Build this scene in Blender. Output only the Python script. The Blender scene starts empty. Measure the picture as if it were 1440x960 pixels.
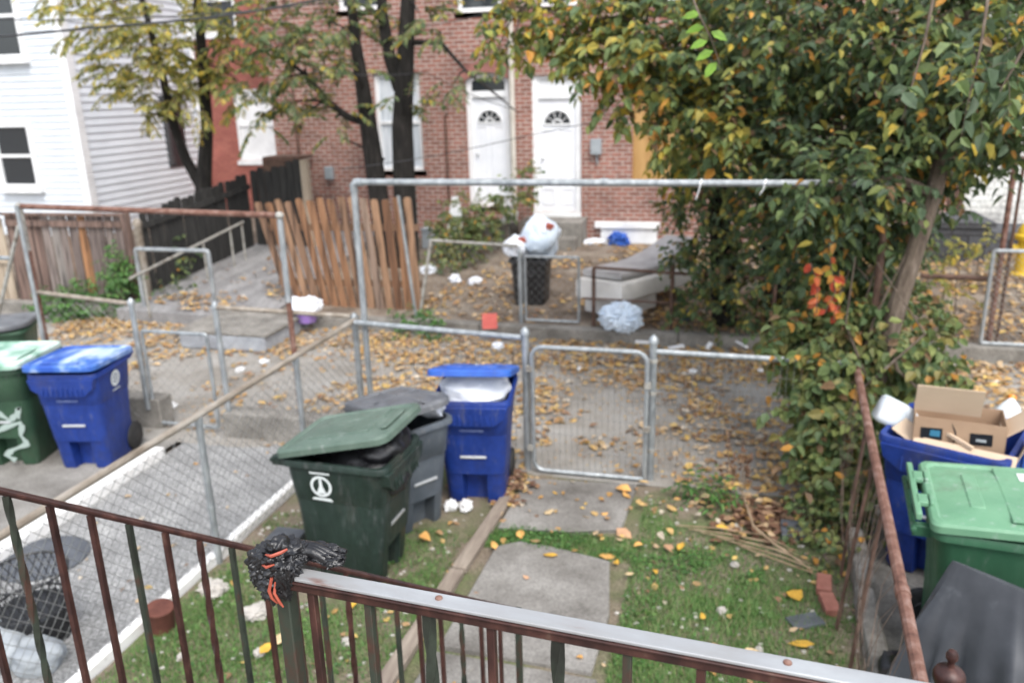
import bpy, bmesh, math, random
import numpy as np
from mathutils import Vector, Matrix, noise
R = math.radians
random.seed(7)
sc = bpy.context.scene
col = sc.collection
# ------------------------------------------------------------------ camera
H_EYE, F_PX, YAW, PIT, ROL = 3.1, 1152.0, R(15), R(17), R(1.5)
r0 = Vector((math.cos(YAW), math.sin(YAW), 0))
f0 = Vector((-math.sin(YAW), math.cos(YAW), 0))
FW = f0 * math.cos(PIT) + Vector((0, 0, -math.sin(PIT)))
up0 = r0.cross(FW)
RT = r0 * math.cos(ROL) - up0 * math.sin(ROL)
UP = up0 * math.cos(ROL) + r0 * math.sin(ROL)
EYE = Vector((0, 0, H_EYE))
def ray(px, py): return FW + RT * ((px - 720) / F_PX) - UP * ((py - 480) / F_PX)
def PZ(px, py, z): d = ray(px, py); return EYE + d * ((z - H_EYE) / d.z)
def PY(px, py, y): d = ray(px, py); return EYE + d * (y / d.y)
def PX(px, py, x): d = ray(px, py); return EYE + d * (x / d.x)
def PD(px, py, dep): return EYE + ray(px, py) * dep
cam = bpy.data.cameras.new('camera')
co = bpy.data.objects.new('camera', cam); col.objects.link(co)
m = Matrix((RT, UP, -FW)).transposed().to_4x4(); m.translation = EYE
co.matrix_world = m
cam.sensor_width = 36; cam.lens = 28.8; cam.clip_end = 500; cam.clip_start = .05
cam.dof.use_dof = True; cam.dof.focus_distance = 1.7; cam.dof.aperture_fstop = 3.0; cam.dof.aperture_blades = 7
sc.camera = co
# ------------------------------------------------------------------ light
w = bpy.data.worlds.new('World'); sc.world = w; w.use_nodes = True
nt = w.node_tree; bg = nt.nodes['Background']
sky = nt.nodes.new('ShaderNodeTexSky'); sky.sky_type = 'NISHITA'; sky.sun_disc = False
SUN_EL, SUN_AZ = R(55), R(148)      # azimuth clockwise from +Y
sky.sun_elevation = SUN_EL; sky.sun_rotation = SUN_AZ; sky.air_density = 1.0; sky.dust_density = 2.5
hs = nt.nodes.new('ShaderNodeHueSaturation'); hs.inputs['Saturation'].default_value = .38
nt.links.new(sky.outputs[0], hs.inputs['Color']); nt.links.new(hs.outputs[0], bg.inputs['Color'])
bg.inputs['Strength'].default_value = .15
sl = bpy.data.lights.new('sun', 'SUN'); sl.energy = .9; sl.angle = R(30); sl.color = (1, .97, .92)
so = bpy.data.objects.new('sun', sl); col.objects.link(so)
sd = Vector((math.sin(SUN_AZ) * math.cos(SUN_EL), math.cos(SUN_AZ) * math.cos(SUN_EL), math.sin(SUN_EL)))
so.rotation_euler = sd.to_track_quat('Z', 'Y').to_euler()
sc.view_settings.view_transform = 'Standard'; sc.view_settings.look = 'None'
sc.view_settings.exposure = 1.36; sc.view_settings.gamma = 1
sc.cycles.use_denoising = True
sc.cycles.max_bounces = 6; sc.cycles.transparent_max_bounces = 6
# ------------------------------------------------------------------ materials
def newmat(name, rough=.6, metal=0, spec=.5):
    m = bpy.data.materials.new(name); m.use_nodes = True
    b = m.node_tree.nodes['Principled BSDF']
    b.inputs['Roughness'].default_value = rough; b.inputs['Metallic'].default_value = metal
    b.inputs['Specular IOR Level'].default_value = spec
    return m, m.node_tree, b
def c4(c): return (c[0], c[1], c[2], 1)
def ramp(nt, stops, interp='LINEAR'):
    n = nt.nodes.new('ShaderNodeValToRGB'); cr = n.color_ramp; cr.interpolation = interp
    while len(cr.elements) < len(stops): cr.elements.new(.5)
    for e, (p, c) in zip(cr.elements, stops): e.position = p; e.color = c4(c)
    return n
def coord(nt, scale=(1, 1, 1), kind='Object'):
    tc = nt.nodes.new('ShaderNodeTexCoord'); mp = nt.nodes.new('ShaderNodeMapping')
    mp.inputs['Scale'].default_value = scale
    nt.links.new(tc.outputs[kind], mp.inputs[0]); return mp.outputs[0]
def noi(nt, vec, scale, detail=5, rough=.6):
    n = nt.nodes.new('ShaderNodeTexNoise'); n.inputs['Scale'].default_value = scale
    n.inputs['Detail'].default_value = detail; n.inputs['Roughness'].default_value = rough
    nt.links.new(vec, n.inputs['Vector']); return n.outputs['Fac']
def bump(nt, b, h, strength=.3, dist=.01):
    n = nt.nodes.new('ShaderNodeBump'); n.inputs['Strength'].default_value = strength; n.inputs['Distance'].default_value = dist
    nt.links.new(h, n.inputs['Height']); nt.links.new(n.outputs[0], b.inputs['Normal'])
def mixc(nt, fac, a, b_):
    n = nt.nodes.new('ShaderNodeMix'); n.data_type = 'RGBA'
    for sock, v in ((n.inputs[0], fac), (n.inputs[6], a), (n.inputs[7], b_)):
        if hasattr(v, 'links') or hasattr(v, 'is_linked'): nt.links.new(v, sock)
        else: sock.default_value = v if not isinstance(v, tuple) else c4(v)
    return n.outputs[2]
def noisy(name, stops, scale=6, rough=.7, metal=0, detail=6, stretch=(1, 1, 1), bumps=.25, bdist=.006, spec=.4, fine=None):
    m, nt, b = newmat(name, rough, metal, spec)
    v = coord(nt, stretch); n = noi(nt, v, scale, detail)
    rp = ramp(nt, stops); nt.links.new(n, rp.inputs[0]); out = rp.outputs[0]
    if fine:
        n2 = noi(nt, v, fine[0], 3); r2 = ramp(nt, [(.35, (fine[1],) * 3), (.65, (fine[2],) * 3)]); nt.links.new(n2, r2.inputs[0])
        mm = nt.nodes.new('ShaderNodeMix'); mm.data_type = 'RGBA'; mm.blend_type = 'MULTIPLY'; mm.inputs[0].default_value = 1
        nt.links.new(out, mm.inputs[6]); nt.links.new(r2.outputs[0], mm.inputs[7]); out = mm.outputs[2]
        n = n2
    nt.links.new(out, b.inputs['Base Color'])
    if bumps: bump(nt, b, n, bumps, bdist)
    return m
M = {}
def plank_mat(name, stops):
    # every plank its own tone, with dark streaks and stains running along the grain
    m, nt, b = newmat(name, .85)
    g = nt.nodes.new('ShaderNodeNewGeometry'); rp = ramp(nt, stops, 'CONSTANT'); nt.links.new(g.outputs['Random Per Island'], rp.inputs[0])
    v = coord(nt, (9, 9, .6)); n = noi(nt, v, 2.2, 6)
    r2 = ramp(nt, [(.36, (.22, .20, .2)), (.5, (.85, .82, .8)), (.7, (1.3, 1.3, 1.3))]); nt.links.new(n, r2.inputs[0])
    mm = nt.nodes.new('ShaderNodeMix'); mm.data_type = 'RGBA'; mm.blend_type = 'MULTIPLY'; mm.inputs[0].default_value = 1
    nt.links.new(rp.outputs[0], mm.inputs[6]); nt.links.new(r2.outputs[0], mm.inputs[7]); nt.links.new(mm.outputs[2], b.inputs['Base Color'])
    bump(nt, b, n, .4, .004); return m
M['dirt'] = noisy('dirt', [(.3, (.10, .075, .055)), (.5, (.19, .15, .115)), (.7, (.30, .26, .21))], 2.2, .95, bumps=.6, bdist=.03, fine=(40, .6, 1.2))
M['alley'] = noisy('alley_concrete', [(.3, (.18, .16, .135)), (.5, (.28, .262, .235)), (.75, (.36, .35, .33))], 1.6, .9, bumps=.3, fine=(60, .75, 1.1))
M['path'] = noisy('path_concrete', [(.3, (.13, .12, .107)), (.5, (.22, .208, .19)), (.7, (.31, .297, .275))], 2.5, .9, bumps=.35, fine=(70, .7, 1.12))
M['patio'] = noisy('speckled_concrete', [(.3, (.19, .19, .188)), (.55, (.28, .28, .276)), (.75, (.36, .36, .35))], 3, .92, bumps=.4, fine=(45, .5, 1.35))
M['kerb'] = noisy('kerb_concrete', [(.3, (.13, .12, .105)), (.6, (.26, .245, .22)), (.8, (.36, .34, .31))], 4, .92, bumps=.4, fine=(50, .7, 1.1))
M['ramp'] = noisy('ramp_concrete', [(.3, (.15, .145, .145)), (.55, (.25, .245, .245)), (.75, (.34, .335, .33))], 3, .9, stretch=(1.6, .5, 1), bumps=.4, fine=(40, .7, 1.1))
M['bluestone'] = noisy('bluestone', [(.3, (.2, .21, .23)), (.6, (.33, .35, .38)), (.8, (.44, .45, .47))], 5, .9, bumps=.4)
M['whitepaint'] = noisy('chipped_white_paint', [(.28, (.36, .34, .31)), (.40, (.72, .71, .69)), (.7, (.82, .82, .81))], 9, .7, bumps=.3)
M['white'] = noisy('white_trim', [(.3, (.66, .67, .68)), (.6, (.8, .81, .82))], 3, .5, bumps=.05)
M['whitedoor'] = noisy('white_door_paint', [(.3, (.70, .72, .76)), (.6, (.79, .80, .83))], 2, .4, bumps=.03)
M['siding_white'] = noisy('white_siding', [(.3, (.56, .60, .64)), (.6, (.64, .68, .72))], 1.5, .55, bumps=.04)
M['siding_grey'] = noisy('grey_siding', [(.3, (.62, .66, .71)), (.6, (.70, .74, .79))], 1.2, .6, bumps=.04)
M['glass'] = newmat('dark_glass', .12, 0, .8)[0]; M['glass'].node_tree.nodes['Principled BSDF'].inputs['Base Color'].default_value = (.025, .03, .035, 1)
M['galv'] = noisy('galvanised_steel', [(.3, (.22, .24, .25)), (.55, (.36, .385, .40)), (.75, (.5, .52, .53))], 18, .5, .55, stretch=(1, 1, .4), bumps=.1, bdist=.002)
M['galv_old'] = noisy('weathered_galvanised_steel', [(.3, (.16, .13, .10)), (.5, (.33, .32, .29)), (.75, (.45, .44, .41))], 14, .65, .25, bumps=.15, bdist=.002)
M['wire'] = noisy('wire', [(.3, (.20, .20, .19)), (.7, (.42, .43, .43))], 10, .5, .5, bumps=0)
M['wire_rust'] = noisy('rusty_wire', [(.3, (.07, .05, .04)), (.7, (.18, .13, .1))], 10, .7, .2, bumps=0)
M['rust'] = noisy('rusty_pipe', [(.3, (.075, .035, .025)), (.5, (.17, .085, .062)), (.72, (.27, .18, .15))], 16, .8, .1, bumps=.35, bdist=.003)
M['rust_dark'] = noisy('dark_rust', [(.3, (.05, .03, .022)), (.6, (.13, .075, .055)), (.8, (.2, .13, .1))], 14, .8, .1, bumps=.35, bdist=.003)
M['rail_brown'] = noisy('brown_iron_paint', [(.32, (.022, .010, .009)), (.5, (.045, .019, .016)), (.64, (.075, .032, .025)), (.74, (.12, .08, .06))], 22, .42, .1, stretch=(1, 1, .5), bumps=.3, bdist=.002)
M['rail_green'] = noisy('worn_iron_paint', [(.35, (.018, .02, .016)), (.5, (.035, .045, .033)), (.6, (.06, .03, .022)), (.74, (.11, .06, .04))], 12, .5, .1, stretch=(1, 1, .5), bumps=.3, bdist=.002)
M['rail_cap'] = noisy('worn_aluminium_cap', [(.28, (.20, .12, .10)), (.36, (.30, .30, .30)), (.5, (.33, .34, .35)), (.75, (.43, .45, .46))], 13, .5, .25, stretch=(.35, 1, 1), bumps=.25, bdist=.002)
M['lean_wood'] = plank_mat('warm_fence_planks', [(0, (.15, .075, .04)), (.2, (.24, .125, .065)), (.45, (.20, .12, .075)), (.65, (.29, .175, .105)), (.85, (.23, .165, .125))])
M['grey_wood'] = plank_mat('weathered_fence_planks', [(0, (.15, .12, .11)), (.25, (.21, .175, .16)), (.5, (.17, .115, .095)), (.68, (.25, .23, .215)), (.9, (.28, .14, .065))])
M['tan_wood'] = noisy('tan_fence_wood', [(.3, (.28, .22, .16)), (.6, (.42, .35, .27)), (.8, (.5, .44, .37))], 6, .9, stretch=(3, 3, .25), bumps=.4)
M['black_wood'] = noisy('black_fence_wood', [(.3, (.012, .012, .012)), (.6, (.035, .034, .032)), (.8, (.08, .075, .07))], 7, .9, stretch=(3, 3, .25), bumps=.4)
M['rail_wood'] = noisy('aged_tan_rail', [(.3, (.15, .12, .09)), (.5, (.25, .215, .175)), (.75, (.37, .345, .31))], 12, .75, .05, stretch=(1, .3, 1), bumps=.3, bdist=.003)
M['plywood'] = noisy('plywood', [(.3, (.33, .18, .06)), (.6, (.46, .28, .11))], 5, .8, stretch=(1, 1, .3), bumps=.1)
M['edge_wood'] = noisy('edging_board', [(.3, (.16, .125, .10)), (.6, (.28, .235, .19)), (.8, (.36, .31, .26))], 8, .9, stretch=(3, .4, 1), bumps=.4)
M['bark'] = noisy('dark_bark', [(.3, (.006, .005, .0045)), (.55, (.017, .015, .013)), (.75, (.045, .04, .036))], 9, .95, stretch=(2, 2, .4), bumps=.8, bdist=.02)
M['bark_brown'] = noisy('brown_bark', [(.3, (.055, .04, .03)), (.55, (.13, .10, .075)), (.75, (.22, .18, .15))], 12, .95, stretch=(2, 2, .4), bumps=.8, bdist=.012)
M['twig'] = noisy('dry_twig', [(.3, (.18, .12, .07)), (.7, (.4, .3, .2))], 12, .9, bumps=.2)
M['rubber'] = noisy('black_rubber', [(.3, (.012, .012, .012)), (.7, (.035, .035, .035))], 12, .7, bumps=.1)
M['blackplastic'] = noisy('black_plastic', [(.3, (.012, .012, .013)), (.7, (.03, .03, .032))], 8, .45, bumps=.1)
M['blackbag'] = noisy('black_bag_film', [(.3, (.005, .005, .006)), (.7, (.013, .013, .015))], 20, .36, bumps=.5, bdist=.01, spec=.6)
M['redtie'] = noisy('orange_red_tie', [(.3, (.26, .05, .03)), (.7, (.42, .10, .06))], 20, .45, bumps=.2)
M['whitebag'] = noisy('white_bag_film', [(.3, (.62, .66, .72)), (.7, (.8, .82, .86))], 6, .4, bumps=.3, bdist=.01)
M['bluebag'] = noisy('pale_blue_bag_film', [(.3, (.50, .60, .72)), (.7, (.68, .76, .84))], 6, .4, bumps=.3, bdist=.01)
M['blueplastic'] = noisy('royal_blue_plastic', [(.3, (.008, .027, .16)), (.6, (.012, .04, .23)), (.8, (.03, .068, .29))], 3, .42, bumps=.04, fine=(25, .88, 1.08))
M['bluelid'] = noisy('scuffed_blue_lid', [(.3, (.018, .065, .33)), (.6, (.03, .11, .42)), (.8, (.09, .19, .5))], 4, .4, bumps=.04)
M['bluelid_worn'] = noisy('blue_lid_with_white_wear', [(.42, (.02, .075, .35)), (.5, (.05, .14, .43)), (.62, (.42, .53, .7)), (.75, (.65, .7, .78))], 3.2, .45, detail=3, stretch=(1, .5, 1), bumps=.04)
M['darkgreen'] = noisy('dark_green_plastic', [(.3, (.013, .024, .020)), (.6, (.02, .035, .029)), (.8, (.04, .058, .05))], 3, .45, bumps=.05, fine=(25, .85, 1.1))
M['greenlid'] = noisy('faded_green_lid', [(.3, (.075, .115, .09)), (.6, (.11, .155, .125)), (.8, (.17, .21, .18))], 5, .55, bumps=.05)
M['midgreen'] = noisy('green_plastic', [(.3, (.025, .085, .045)), (.6, (.04, .12, .065)), (.8, (.08, .17, .1))], 3, .45, bumps=.05)
M['leftgreen'] = noisy('dull_green_plastic', [(.3, (.02, .05, .03)), (.6, (.035, .08, .045)), (.8, (.07, .12, .08))], 4, .5, bumps=.05)
M['leftgreenlid'] = noisy('bleached_green_lid', [(.35, (.10, .25, .17)), (.5, (.3, .45, .37)), (.62, (.55, .66, .6))], 4, .5, bumps=.05)
M['rightgreenlid'] = noisy('bright_green_lid', [(.3, (.11, .25, .15)), (.6, (.15, .30, .185)), (.8, (.24, .38, .27))], 3, .5, bumps=.04)
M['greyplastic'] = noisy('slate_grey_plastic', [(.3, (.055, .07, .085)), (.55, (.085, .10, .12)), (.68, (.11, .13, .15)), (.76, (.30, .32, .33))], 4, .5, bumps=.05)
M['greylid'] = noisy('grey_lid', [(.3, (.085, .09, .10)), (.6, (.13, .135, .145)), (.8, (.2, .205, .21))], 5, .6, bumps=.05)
M['grime'] = newmat('white_print', .6)[0]; M['grime'].node_tree.nodes['Principled BSDF'].inputs['Base Color'].default_value = (.62, .66, .66, 1)
M['graffiti'] = newmat('white_spray_paint', .6)[0]; M['graffiti'].node_tree.nodes['Principled BSDF'].inputs['Base Color'].default_value = (.30, .37, .34, 1)
M['steelbar'] = newmat('steel_bar', .4, .7)[0]; M['steelbar'].node_tree.nodes['Principled BSDF'].inputs['Base Color'].default_value = (.55, .56, .56, 1)
M['cardboard'] = noisy('cardboard', [(.3, (.30, .20, .13)), (.7, (.38, .26, .17))], 3, .9, bumps=.05)
M['cardboard_light'] = noisy('pale_cardboard', [(.3, (.50, .38, .27)), (.7, (.58, .45, .33))], 3, .9, bumps=.05)  # paler cardboard tone for the flaps and the flattened sheet
M['tape'] = newmat('black_tape', .35)[0]; M['tape'].node_tree.nodes['Principled BSDF'].inputs['Base Color'].default_value = (.012, .014, .018, 1)
M['letterblue'] = noisy('pale_moulded_lettering', [(.3, (.10, .14, .32)), (.7, (.2, .25, .42))], 20, .5, bumps=0)
M['tapegrey'] = noisy('pale_tape_print', [(.3, (.3, .34, .36)), (.7, (.42, .45, .46))], 30, .5, bumps=0)
M['tapeblue'] = newmat('blue_tape_print', .4)[0]; M['tapeblue'].node_tree.nodes['Principled BSDF'].inputs['Base Color'].default_value = (.04, .17, .27, 1)
M['jug'] = noisy('milky_plastic', [(.3, (.62, .70, .76)), (.7, (.78, .82, .85))], 5, .35, bumps=.05)
M['orange'] = newmat('orange_cap', .4)[0]; M['orange'].node_tree.nodes['Principled BSDF'].inputs['Base Color'].default_value = (.75, .25, .03, 1)
M['yellowpaint'] = noisy('yellow_paint', [(.3, (.55, .36, .02)), (.7, (.66, .46, .04))], 4, .5, bumps=.05)
M['cover'] = noisy('grey_vinyl_cover', [(.3, (.032, .035, .041)), (.6, (.048, .052, .06)), (.8, (.10, .108, .12))], 6, .42, bumps=.15, bdist=.006)
M['mattress'] = noisy('mattress_cloth', [(.3, (.55, .53, .50)), (.7, (.72, .70, .67))], 3, .85, bumps=.1)
M['mattress_top'] = noisy('soiled_mattress_top', [(.3, (.28, .27, .27)), (.6, (.42, .41, .41)), (.8, (.5, .49, .48))], 3, .9, bumps=.1)
M['paper'] = noisy('crumpled_paper', [(.3, (.62, .62, .62)), (.7, (.78, .78, .78))], 8, .8, bumps=.3)
M['purple'] = noisy('purple_plastic', [(.3, (.20, .12, .38)), (.7, (.30, .18, .5))], 5, .5, bumps=.1)
M['redplastic'] = noisy('faded_red_plastic', [(.3, (.45, .07, .06)), (.7, (.6, .14, .11))], 5, .6, bumps=.1)
M['terracotta'] = noisy('rusty_can', [(.3, (.075, .025, .018)), (.6, (.14, .05, .035)), (.8, (.2, .09, .06))], 9, .85, bumps=.3)
M['slate'] = noisy('slate', [(.3, (.055, .06, .07)), (.7, (.11, .12, .135))], 7, .8, bumps=.3)
M['stone'] = noisy('pale_stone', [(.3, (.30, .28, .25)), (.7, (.52, .49, .45))], 7, .9, bumps=.4)
M['greystone'] = noisy('grey_sack', [(.3, (.24, .265, .29)), (.7, (.36, .385, .40))], 5, .8, bumps=.3)
M['brickred'] = noisy('loose_brick', [(.3, (.22, .08, .06)), (.7, (.36, .16, .12))], 9, .9, bumps=.4)
M['cable'] = newmat('cable_sheath', .6)[0]; M['cable'].node_tree.nodes['Principled BSDF'].inputs['Base Color'].default_value = (.03, .032, .036, 1)
M['greybox'] = noisy('grey_meter_box', [(.3, (.22, .25, .27)), (.7, (.34, .37, .39))], 5, .5, bumps=.05)
M['downpipe'] = noisy('cream_downpipe', [(.3, (.42, .38, .32)), (.7, (.6, .57, .52))], 4, .6, bumps=.05)
M['roofing'] = noisy('roof_felt', [(.3, (.03, .03, .032)), (.7, (.07, .07, .072))], 4, .9)
def scuff(m, tone=.2, amt=.55):
    # pale scratches and rubbed patches, and grime, over a moulded plastic
    nt = m.node_tree; b = nt.nodes['Principled BSDF']; src = b.inputs['Base Color'].links[0].from_socket
    v = coord(nt, (5, 5, 1.2)); n = noi(nt, v, 3.5, 8, .7); r1 = ramp(nt, [(.58, (0, 0, 0)), (.72, (amt,) * 3)]); nt.links.new(n, r1.inputs[0])
    c = mixc(nt, r1.outputs[0], src, (tone, tone * 1.02, tone * 1.02))
    v2 = coord(nt, (1.5, 1.5, 1)); n2 = noi(nt, v2, 2.2, 7, .65); r2 = ramp(nt, [(.56, (0, 0, 0)), (.75, (.6,) * 3)]); nt.links.new(n2, r2.inputs[0])
    c = mixc(nt, r2.outputs[0], c, (.06, .052, .042)); nt.links.new(c, b.inputs['Base Color'])
    r3 = ramp(nt, [(.4, (.4,) * 3), (.7, (.75,) * 3)]); nt.links.new(n, r3.inputs[0]); nt.links.new(r3.outputs[0], b.inputs['Roughness'])
for k_, t_ in (('blueplastic', .16), ('bluelid', .3), ('darkgreen', .13), ('greenlid', .32), ('midgreen', .2), ('leftgreen', .15), ('rightgreenlid', .45), ('greyplastic', .25), ('greylid', .3)): scuff(M[k_], t_)
M['mossy_soil'] = noisy('mossy_soil', [(.30, (.15, .115, .085)), (.42, (.19, .155, .115)), (.53, (.13, .13, .07)), (.64, (.10, .14, .05)), (.78, (.15, .15, .085))], 1.7, .95, bumps=.6, bdist=.02, fine=(60, .65, 1.25))
def brick_mat(name, c1, c2, mortar, scale=1.0, mort=.008):
    m, nt, b = newmat(name, .9)
    tc = nt.nodes.new('ShaderNodeTexCoord'); sx = nt.nodes.new('ShaderNodeSeparateXYZ'); cx = nt.nodes.new('ShaderNodeCombineXYZ')
    nt.links.new(tc.outputs['Object'], sx.inputs[0]); nt.links.new(sx.outputs[0], cx.inputs[0]); nt.links.new(sx.outputs[2], cx.inputs[1])
    bt = nt.nodes.new('ShaderNodeTexBrick'); bt.inputs['Scale'].default_value = 1
    bt.inputs['Brick Width'].default_value = .215 * scale; bt.inputs['Row Height'].default_value = .075 * scale; bt.inputs['Mortar Size'].default_value = mort * scale
    bt.inputs['Color1'].default_value = c4(c1); bt.inputs['Color2'].default_value = c4(c2); bt.inputs['Mortar'].default_value = c4(mortar)
    bt.inputs['Bias'].default_value = -.1; bt.inputs['Mortar Smooth'].default_value = .25
    nt.links.new(cx.outputs[0], bt.inputs['Vector'])
    n = noi(nt, tc.outputs['Object'], 1.3, 6); rp = ramp(nt, [(.3, (.6, .58, .58)), (.5, (.95, .93, .92)), (.6, (1, 1, 1)), (.76, (1.35, 1.3, 1.28))]); nt.links.new(n, rp.inputs[0])
    mm = nt.nodes.new('ShaderNodeMix'); mm.data_type = 'RGBA'; mm.blend_type = 'MULTIPLY'; mm.inputs[0].default_value = 1
    nt.links.new(bt.outputs[0], mm.inputs[6]); nt.links.new(rp.outputs[0], mm.inputs[7])
    n3 = noi(nt, tc.outputs['Object'], 28, 3); r3 = ramp(nt, [(.35, (.75,) * 3), (.65, (1.2,) * 3)]); nt.links.new(n3, r3.inputs[0])
    m3 = nt.nodes.new('ShaderNodeMix'); m3.data_type = 'RGBA'; m3.blend_type = 'MULTIPLY'; m3.inputs[0].default_value = 1
    nt.links.new(mm.outputs[2], m3.inputs[6]); nt.links.new(r3.outputs[0], m3.inputs[7])
    nt.links.new(m3.outputs[2], b.inputs['Base Color'])
    inv = nt.nodes.new('ShaderNodeMath'); inv.operation = 'SUBTRACT'; inv.inputs[0].default_value = 1; nt.links.new(bt.outputs['Fac'], inv.inputs[1])
    bump(nt, b, inv.outputs[0], .6, .01)
    return m
M['brick'] = brick_mat('red_brick', (.31, .13, .098), (.205, .088, .068), (.42, .355, .315), 1.0, .012)
M['curtain'] = noisy('pale_curtain', [(.3, (.35, .39, .43)), (.5, (.55, .59, .63)), (.7, (.68, .7, .73))], 5, .8, stretch=(3, 1, .3), bumps=0)
M['brick_arch'] = noisy('brick_arch', [(.3, (.19, .08, .07)), (.7, (.33, .15, .125))], 14, .9, bumps=.4)
M['brick_red'] = brick_mat('painted_red_brick', (.36, .13, .10), (.30, .10, .08), (.25, .09, .075))
M['brick_white'] = brick_mat('painted_white_brick', (.72, .73, .70), (.66, .67, .64), (.45, .46, .44), 1.4)
M['dark_block'] = brick_mat('dark_stone_block', (.085, .09, .10), (.06, .065, .072), (.035, .035, .038), 2.2)
def leafmat(name, stops, rough=.58, trans=.38):
    m, nt, b = newmat(name, rough, 0, .5)
    g = nt.nodes.new('ShaderNodeNewGeometry')
    rp = ramp(nt, stops, 'CONSTANT'); nt.links.new(g.outputs['Random Per Island'], rp.inputs[0])
    v = coord(nt); n = noi(nt, v, 14, 3); r2 = ramp(nt, [(.3, (.75,) * 3), (.7, (1.25,) * 3)]); nt.links.new(n, r2.inputs[0])
    mm = nt.nodes.new('ShaderNodeMix'); mm.data_type = 'RGBA'; mm.blend_type = 'MULTIPLY'; mm.inputs[0].default_value = 1
    nt.links.new(rp.outputs[0], mm.inputs[6]); nt.links.new(r2.outputs[0], mm.inputs[7])
    nt.links.new(mm.outputs[2], b.inputs['Base Color'])
    if trans:
        t = nt.nodes.new('ShaderNodeBsdfTranslucent'); nt.links.new(mm.outputs[2], t.inputs[0])
        mx = nt.nodes.new('ShaderNodeMixShader'); mx.inputs[0].default_value = trans
        nt.links.new(b.outputs[0], mx.inputs[1]); nt.links.new(t.outputs[0], mx.inputs[2])
        nt.links.new(mx.outputs[0], nt.nodes['Material Output'].inputs[0])
    return m
G1, G2, G3, G4, G5 = (.06, .098, .044), (.092, .145, .056), (.14, .195, .066), (.22, .26, .08), (.085, .13, .07)
Y1, Y2, O1, RD, BR = (.42, .35, .07), (.50, .37, .05), (.55, .27, .05), (.48, .08, .04), (.24, .15, .08)
M['leaf_green'] = leafmat('green_leaves', [(0, G1), (.22, G2), (.45, G5), (.62, G3), (.78, G4), (.9, Y1), (.955, O1), (.98, BR)])
M['leaf_mixed'] = leafmat('turning_leaves', [(0, G2), (.15, G3), (.36, G4), (.52, (.28, .30, .07)), (.68, Y1), (.82, Y2), (.9, O1), (.96, BR)])
M['leaf_ivy'] = leafmat('ivy_leaves', [(0, G2), (.3, G3), (.5, G4), (.66, (.17, .19, .06)), (.84, (.25, .22, .07)), (.93, BR), (.97, O1)])
M['leaf_dull'] = leafmat('dull_vine_leaves', [(0, G1), (.3, G2), (.55, G3), (.72, (.14, .14, .035)), (.84, Y1), (.93, BR)])  # muted greens mixed with some yellow and brown leaves
M['leaf_yellow'] = leafmat('yellow_green_leaflets', [(0, (.17, .20, .06)), (.2, (.26, .28, .085)), (.45, (.36, .35, .10)), (.68, (.46, .40, .10)), (.88, (.55, .42, .07))], trans=.45)
M['leaf_olive'] = leafmat('olive_leaflets', [(0, (.09, .14, .06)), (.3, (.14, .19, .08)), (.6, (.2, .25, .10)), (.8, (.34, .34, .10)), (.93, Y2)], trans=.45)
M['leaf_red'] = leafmat('red_orange_creeper_leaves', [(0, RD), (.3, (.55, .14, .05)), (.5, O1), (.7, Y2), (.9, (.3, .3, .05))])
M['leaf_bright'] = leafmat('bright_green_leaves', [(0, (.16, .30, .03)), (.5, (.20, .36, .05))], trans=.4)
M['fallen'] = leafmat('fallen_leaves', [(0, (.42, .24, .08)), (.2, (.50, .33, .13)), (.42, (.36, .22, .11)), (.58, (.48, .35, .21)), (.76, (.24, .14, .08)), (.88, (.55, .38, .12)), (.95, (.50, .43, .34))], .8, .12)
M['fallen_big'] = leafmat('large_yellow_leaves', [(0, (.62, .36, .05)), (.35, (.60, .33, .10)), (.6, (.48, .28, .16)), (.8, (.56, .42, .24))], .75, .12)
M['grass'] = leafmat('grass_blades', [(0, (.075, .175, .04)), (.3, (.11, .225, .055)), (.62, (.165, .28, .085)), (.9, (.22, .25, .09)), (.95, (.34, .29, .16))], .6, .3)
M['weed'] = leafmat('weed_leaves', [(0, (.05, .13, .03)), (.5, (.08, .19, .04)), (.85, (.13, .24, .06))], .6, .25)
M['weed_dry'] = leafmat('dried_weed', [(0, (.14, .07, .04)), (.5, (.20, .11, .07)), (.8, (.27, .17, .1))], .9, .1)

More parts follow.
